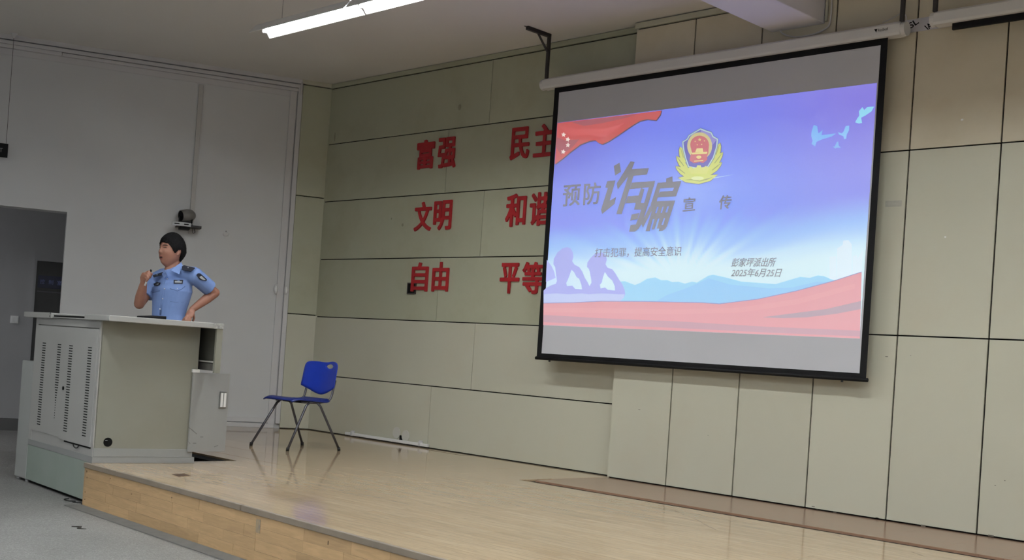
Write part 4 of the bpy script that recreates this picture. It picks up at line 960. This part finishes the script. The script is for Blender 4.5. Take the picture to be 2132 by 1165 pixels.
# legs
hz = hip.z; ground = Vector((hip.x, hip.y, 0))
for s in (-1, 1):
    hp = hip+TS*s*.085-UZ*.02; kn = Vector((hp.x, hp.y, .50))+TF*.02+TS*s*.02; an_ = Vector((kn.x, kn.y, .09))-TF*.04+TS*s*.01
    body.limb([hp, hp.lerp(kn, .5), kn], [.088, .074, .056]); body.limb([kn, kn.lerp(an_, .35), an_], [.056, .054, .036])
    body.limb([an_-UZ*.03, an_+TF*.13-UZ*.055], [(.036, .034), (.030, .022)])
bd = remesh(body, 'body', M['skin'], .0045, person, 3)
# face details
fc = M['hair']
def onface(y, z, out=.0, up=0):      # point on the face surface at side y, height z
    u_ = z/(.118 if z > 0 else .128); a = math.acos(max(-1, min(1, u_))); sb = y/(.080*math.sin(a)*(1-.30*max(0, -u_)**1.6)); b = math.asin(max(-1, min(1, sb)))
    p = headpt(a, b); return p+HF*out
for s in (-1, 1):
    m = Sub(); m.tube([onface(s*(.032+x), .010+.003*math.cos(x*60), .001) for x in (-.013, -.006, 0, .006, .012)], [(.001, .001), (.0035, .0022), (.0042, .0025), (.0035, .0022), (.001, .001)], 8, flat=tuple(HU)); m.put('eye', fc, bd, smooth=True)
    m = Sub(); m.tube([onface(s*(.032+x), .031-.10*abs(x-.004)*1.2, .002) for x in (-.018, -.010, 0, .010, .018)], [(.001, .001), (.003, .003), (.003, .0036), (.003, .003), (.001, .001)], 8); m.put('eyebrow', fc, bd, smooth=True)
m = Sub(); m.ball(onface(0, -.064, -.003), (.006, .021, .0085), 16, MH); m.put('mouth', M['mouth'], bd, smooth=True)
for dz, rr in ((-.0545, .0032), (-.0735, .0040)):
    m = Sub(); m.tube([onface(y_, dz+(.003 if dz < -.06 else -.003)*(abs(y_)/.02)**2*(1), .001) for y_ in (-.021, -.012, 0, .012, .021)], [.001, rr, rr, rr, .001], 8); m.put('lip', M['lip'], bd, smooth=True)
# hair: thick shell down to the hairline
hr = Sub(); hv = {}; hf = []
na2, nb2 = 44, 64
def hairline(b):              # polar angle at which the hair stops for azimuth b (0 = face)
    b = abs((b+math.pi) % (2*math.pi)-math.pi); d = math.degrees(b)
    pts = [(0, 64), (28, 66), (45, 71), (58, 82), (70, 96), (80, 97), (90, 84), (104, 86), (112, 110), (130, 122), (180, 126)]
    for (x0_, y0_), (x1_, y1_) in zip(pts, pts[1:]):
        if x0_ <= d <= x1_: return math.radians(y0_+(y1_-y0_)*(d-x0_)/(x1_-x0_))
    return math.radians(120)
vs = []
for i in range(na2+1):
    for j in range(nb2):
        b = 2*math.pi*j/nb2; t = i/na2; a = (hairline(b)+math.radians(2.6)*math.sin(b*29)*math.sin(b*13+1))*t
        wob = 1+.010*math.sin(b*17+i*.6)+.006*math.sin(b*31+i)
        k = (1.13 if t < .8 else 1.13-.085*((t-.8)/.2)**1.5)*wob; p = headpt(a, b, k); vs.append(p+HU*.006*(1-t)+HF*(.004*(math.cos(b) > .3)*t)-HF*.004)
hr.add(vs, [(i*nb2+j, (i+1)*nb2+j, (i+1)*nb2+(j+1) % nb2, i*nb2+(j+1) % nb2) for i in range(na2) for j in range(nb2)])
hr.put('hair', M['hair'], bd, smooth=True, solid=.010)
# shirt
sh_ = Sub(); n0 = neck-UZ*.035
sh_.limb([n0-UZ*.005, chest+UZ*.045, chest, waist+UZ*.03, waist-UZ*.02, hip-UZ*.02], [(.095, .080), (.184, .116), (.192, .128), (.156, .118), (.150, .118), (.156, .120)], 28, flat=tuple(TF))
sh_.limb([n0+UZ*.005, n0+(shL-n0)*.5+UZ*.012, shL], [.070, .072, .070], 20); sh_.limb([n0+UZ*.005, n0+(shR-n0)*.5+UZ*.012, shR], [.070, .072, .070], 20)
def sleeve(mb, a, b, t, r1, r2):
    e = a.lerp(b, t); mb.tube([a.lerp(b, -.15), a, a.lerp(b, t*.5), e], [r1*.8, r1, (r1+r2)/2, r2], 20)
sleeve(sh_, shL, elL, .74, .070, .066); sleeve(sh_, shR, elR, .66, .066, .064)
shirt = remesh(sh_, 'shirt', M['shirt'], .005, person, 6)
# points on the front of the shirt, found by shooting a ray at its surface
dg = bpy.context.evaluated_depsgraph_get(); dg.update()
from mathutils.bvhtree import BVHTree
bv = BVHTree.FromPolygons([v.co for v in shirt.data.vertices], [tuple(p.vertices) for p in shirt.data.polygons])
LO = Vector(person.location)
def onshirt(px, py, lift=.002):
    o_ = Vector(CAM)-LO; d = Vector(ray(px, py)).normalized(); h_ = bv.ray_cast(o_, d)
    if h_[0] is None: return B(px, py, .1), TC
    return h_[0]+LO+h_[1]*lift, h_[1]
def ribbon(pxs, wd, name, mt, root, lift=.002, up=None):
    m = Sub(); P_ = [onshirt(x, y, lift)[0] for x, y in pxs]; m.tube(P_, [(wd, .0016)]*len(P_), 8, flat=tuple(TF)); return m.put(name, mt, root, smooth=True)
def patchpoly(poly, name, mt, root, lift=.0055, thick=.004):
    V = [onshirt(x, y, lift)[0] for x, y in poly]; tri = tessellate_polygon([[Vector((x, y, 0)) for x, y in poly]])
    m = Sub(); plate(m, [tuple(v) for v in V], [tuple(t) for t in tri], tuple(-TC), thick); return m.put(name, mt, root)
ribbon([(346, 574), (343, 590), (340, 610), (337, 630), (334, 655)], .012, 'button_placket', M['shirt'], shirt, .001)
for x, y in ((348.5, 580.5), (343, 601), (339.5, 621.5), (333.5, 643)):
    p, n_ = onshirt(x, y, .003); m = Sub(); m.ball(p, .0052, 10); m.put('button', M['white'], shirt, smooth=True)
# pocket flaps, number plate, badge
ribbon([(354, 600.5), (361, 602), (369, 605), (377, 602), (385, 596)], .0025, 'pocket_flap', M['shirt_line'], shirt)
ribbon([(354, 627), (366, 628.5), (382, 628)], .0012, 'pocket_seam', M['shirt_line'], shirt)
ribbon([(315, 606), (319, 609), (326, 607), (333, 605)], .0022, 'pocket_flap', M['shirt_line'], shirt)
patchpoly([(362, 583), (381, 583), (380, 591), (362, 590.5)], 'number_plate', M['navy'], shirt)
patchpoly([(364.5, 585.2), (378.5, 585.4), (378, 588.6), (364.5, 588.3)], 'number_digits', mat('plate_text', (.35, .37, .40), .5), shirt, .0075, .001)
patchpoly([(319, 590.5), (323, 588.5), (328, 587.5), (332, 588.5), (335.5, 588.8), (333.5, 593), (328, 596), (322, 595)], 'chest_badge', M['navy'], shirt)
patchpoly([(321.5, 591.5), (327, 590), (332.5, 590.5), (331, 593), (327, 594), (323, 593.5)], 'chest_emblem', M['cloth_white'], shirt, .0075, .001)
p, n_ = onshirt(369, 600.5, .004); m = Sub(); m.ball(p, .004, 8); m.put('pocket_button', M['white'], shirt)
# shoulder boards
def board(a, b, w_, name='shoulder_board'):
    d = (b-a).normalized(); s_ = d.cross(UZ).normalized(); m = Sub()
    n_ = s_.cross(d).normalized()
    if n_.z < 0: n_ = -n_
    P4 = [a+s_*w_*.62, a-s_*w_*.62, b-s_*w_, b+s_*w_]
    m.add([tuple(p-n_*.006) for p in P4]+[tuple(p+n_*.010) for p in P4], [(0, 1, 2, 3), (7, 6, 5, 4), (0, 4, 5, 1), (1, 5, 6, 2), (2, 6, 7, 3), (3, 7, 4, 0)])
    o = m.put(name, M['navy'], shirt, bevel=.003); c_ = a.lerp(b, .45)+n_*.011; m = Sub(); m.ball(c_, .006, 8); m.put('insignia', M['foil'], shirt); return o
def board2(pts, star_):
    V = [B(*p) for p in pts]; m = Sub(); plate(m, [tuple(v) for v in V], [tuple(range(len(V)))], tuple(-TC-UZ*.4), .008); m.put('shoulder_board', M['navy'], shirt, bevel=.002)
    m = Sub(); m.ball(B(*star_), .005, 8); m.put('insignia', M['cloth_white'], shirt)
board2([(378.5, 554, .11), (383, 551.3, .10), (406, 557.0, .14), (397.5, 564.5, .175), (379, 561, .155)], (391.5, 556.8, .148))
board2([(339.5, 565.5, .06), (317.5, 572.5, .04), (319.5, 576.5, .06), (336, 572, .085)], (327, 571.5, .07))
# sleeve badge
patchpoly([(408.5, 572), (411.5, 569), (416, 569), (424, 576), (430, 582), (428.5, 584.5), (423, 583.5), (416, 581.5), (412, 578)], 'sleeve_badge', M['navy'], shirt, .006, .003)
patchpoly([(414, 576), (418, 574), (424, 579.5), (427, 582.5), (422, 582), (417, 579.5)], 'sleeve_emblem', M['cloth_white'], shirt, .0085, .001)
# collar
for s, pts in ((1, [(377.5, 545.5, .03), (380.5, 553.5, .06), (373, 570.5, .155), (355, 562.5, .145), (367, 553, .10)]), (-1, [(343, 562.5, .075), (336.5, 570, .075), (342, 579, .135), (348.5, 572, .14), (346, 566, .12)])):
    V = [B(*p) for p in pts]; m = Sub(); plate(m, [tuple(v) for v in V], [tuple(range(5))], tuple(-TC), .006); m.put('collar', M['shirt'], shirt, bevel=.002)
m = Sub(); m.tube([neck+Matrix.Rotation(a, 3, 'Z')@(TF*.066)-UZ*(.030+.022*math.cos(a)) for a in [2*math.pi*i/24 for i in range(25)]], [(.016, .005)]*25, 10, flat=(0, 0, 1), cap=False); m.put('collar_band', M['shirt'], shirt, smooth=True)
# trousers and shoes
t_ = Sub(); t_.limb([waist-UZ*.10, hip-UZ*.01], [(.150, .118), (.162, .125)], 24, flat=tuple(TF))
shoes = []
for s in (-1, 1):
    hp = hip+TS*s*.085-UZ*.02; kn = Vector((hp.x, hp.y, .50))+TF*.02+TS*s*.02; an_ = Vector((kn.x, kn.y, .09))-TF*.04+TS*s*.01
    t_.limb([hp, hp.lerp(kn, .5), kn, kn.lerp(an_, .5)], [.100, .088, .072, .070]); t_.tube([kn.lerp(an_, .4), an_-UZ*.02], [.070, .066], 18); shoes.append(an_)
remesh(t_, 'trousers', M['navy'], .008, person, 4)
for an_ in shoes:
    m = Sub(); m.limb([Vector((an_.x, an_.y, .045))-TF*.04, Vector((an_.x, an_.y, .045))+TF*.05, Vector((an_.x, an_.y, .036))+TF*.17], [(.044, .044), (.046, .044), (.042, .034)], 14, flat=(0, 0, 1)); m.put('shoe', M['black'], person, smooth=True)
# the marker in his hand
mk = thing('marker_pen', 'white marker pen with black cap held in the raised hand', 'marker', tuple(B(302, 595, .21)))
p0, p1 = B(301.5, 594.5, .205), B(315, 561, .205); d = (p1-p0)
m = Sub(); m.tube([p0, p0+d*.75], .0075, 12); m.put('barrel', M['white'], mk, smooth=True)
m = Sub(); m.tube([p0+d*.75, p1], .0085, 12); m.put('cap', M['black'], mk, smooth=True)

for o in bpy.data.objects:
    for k in ('_org', '_loc'):
        if k in o: del o[k]
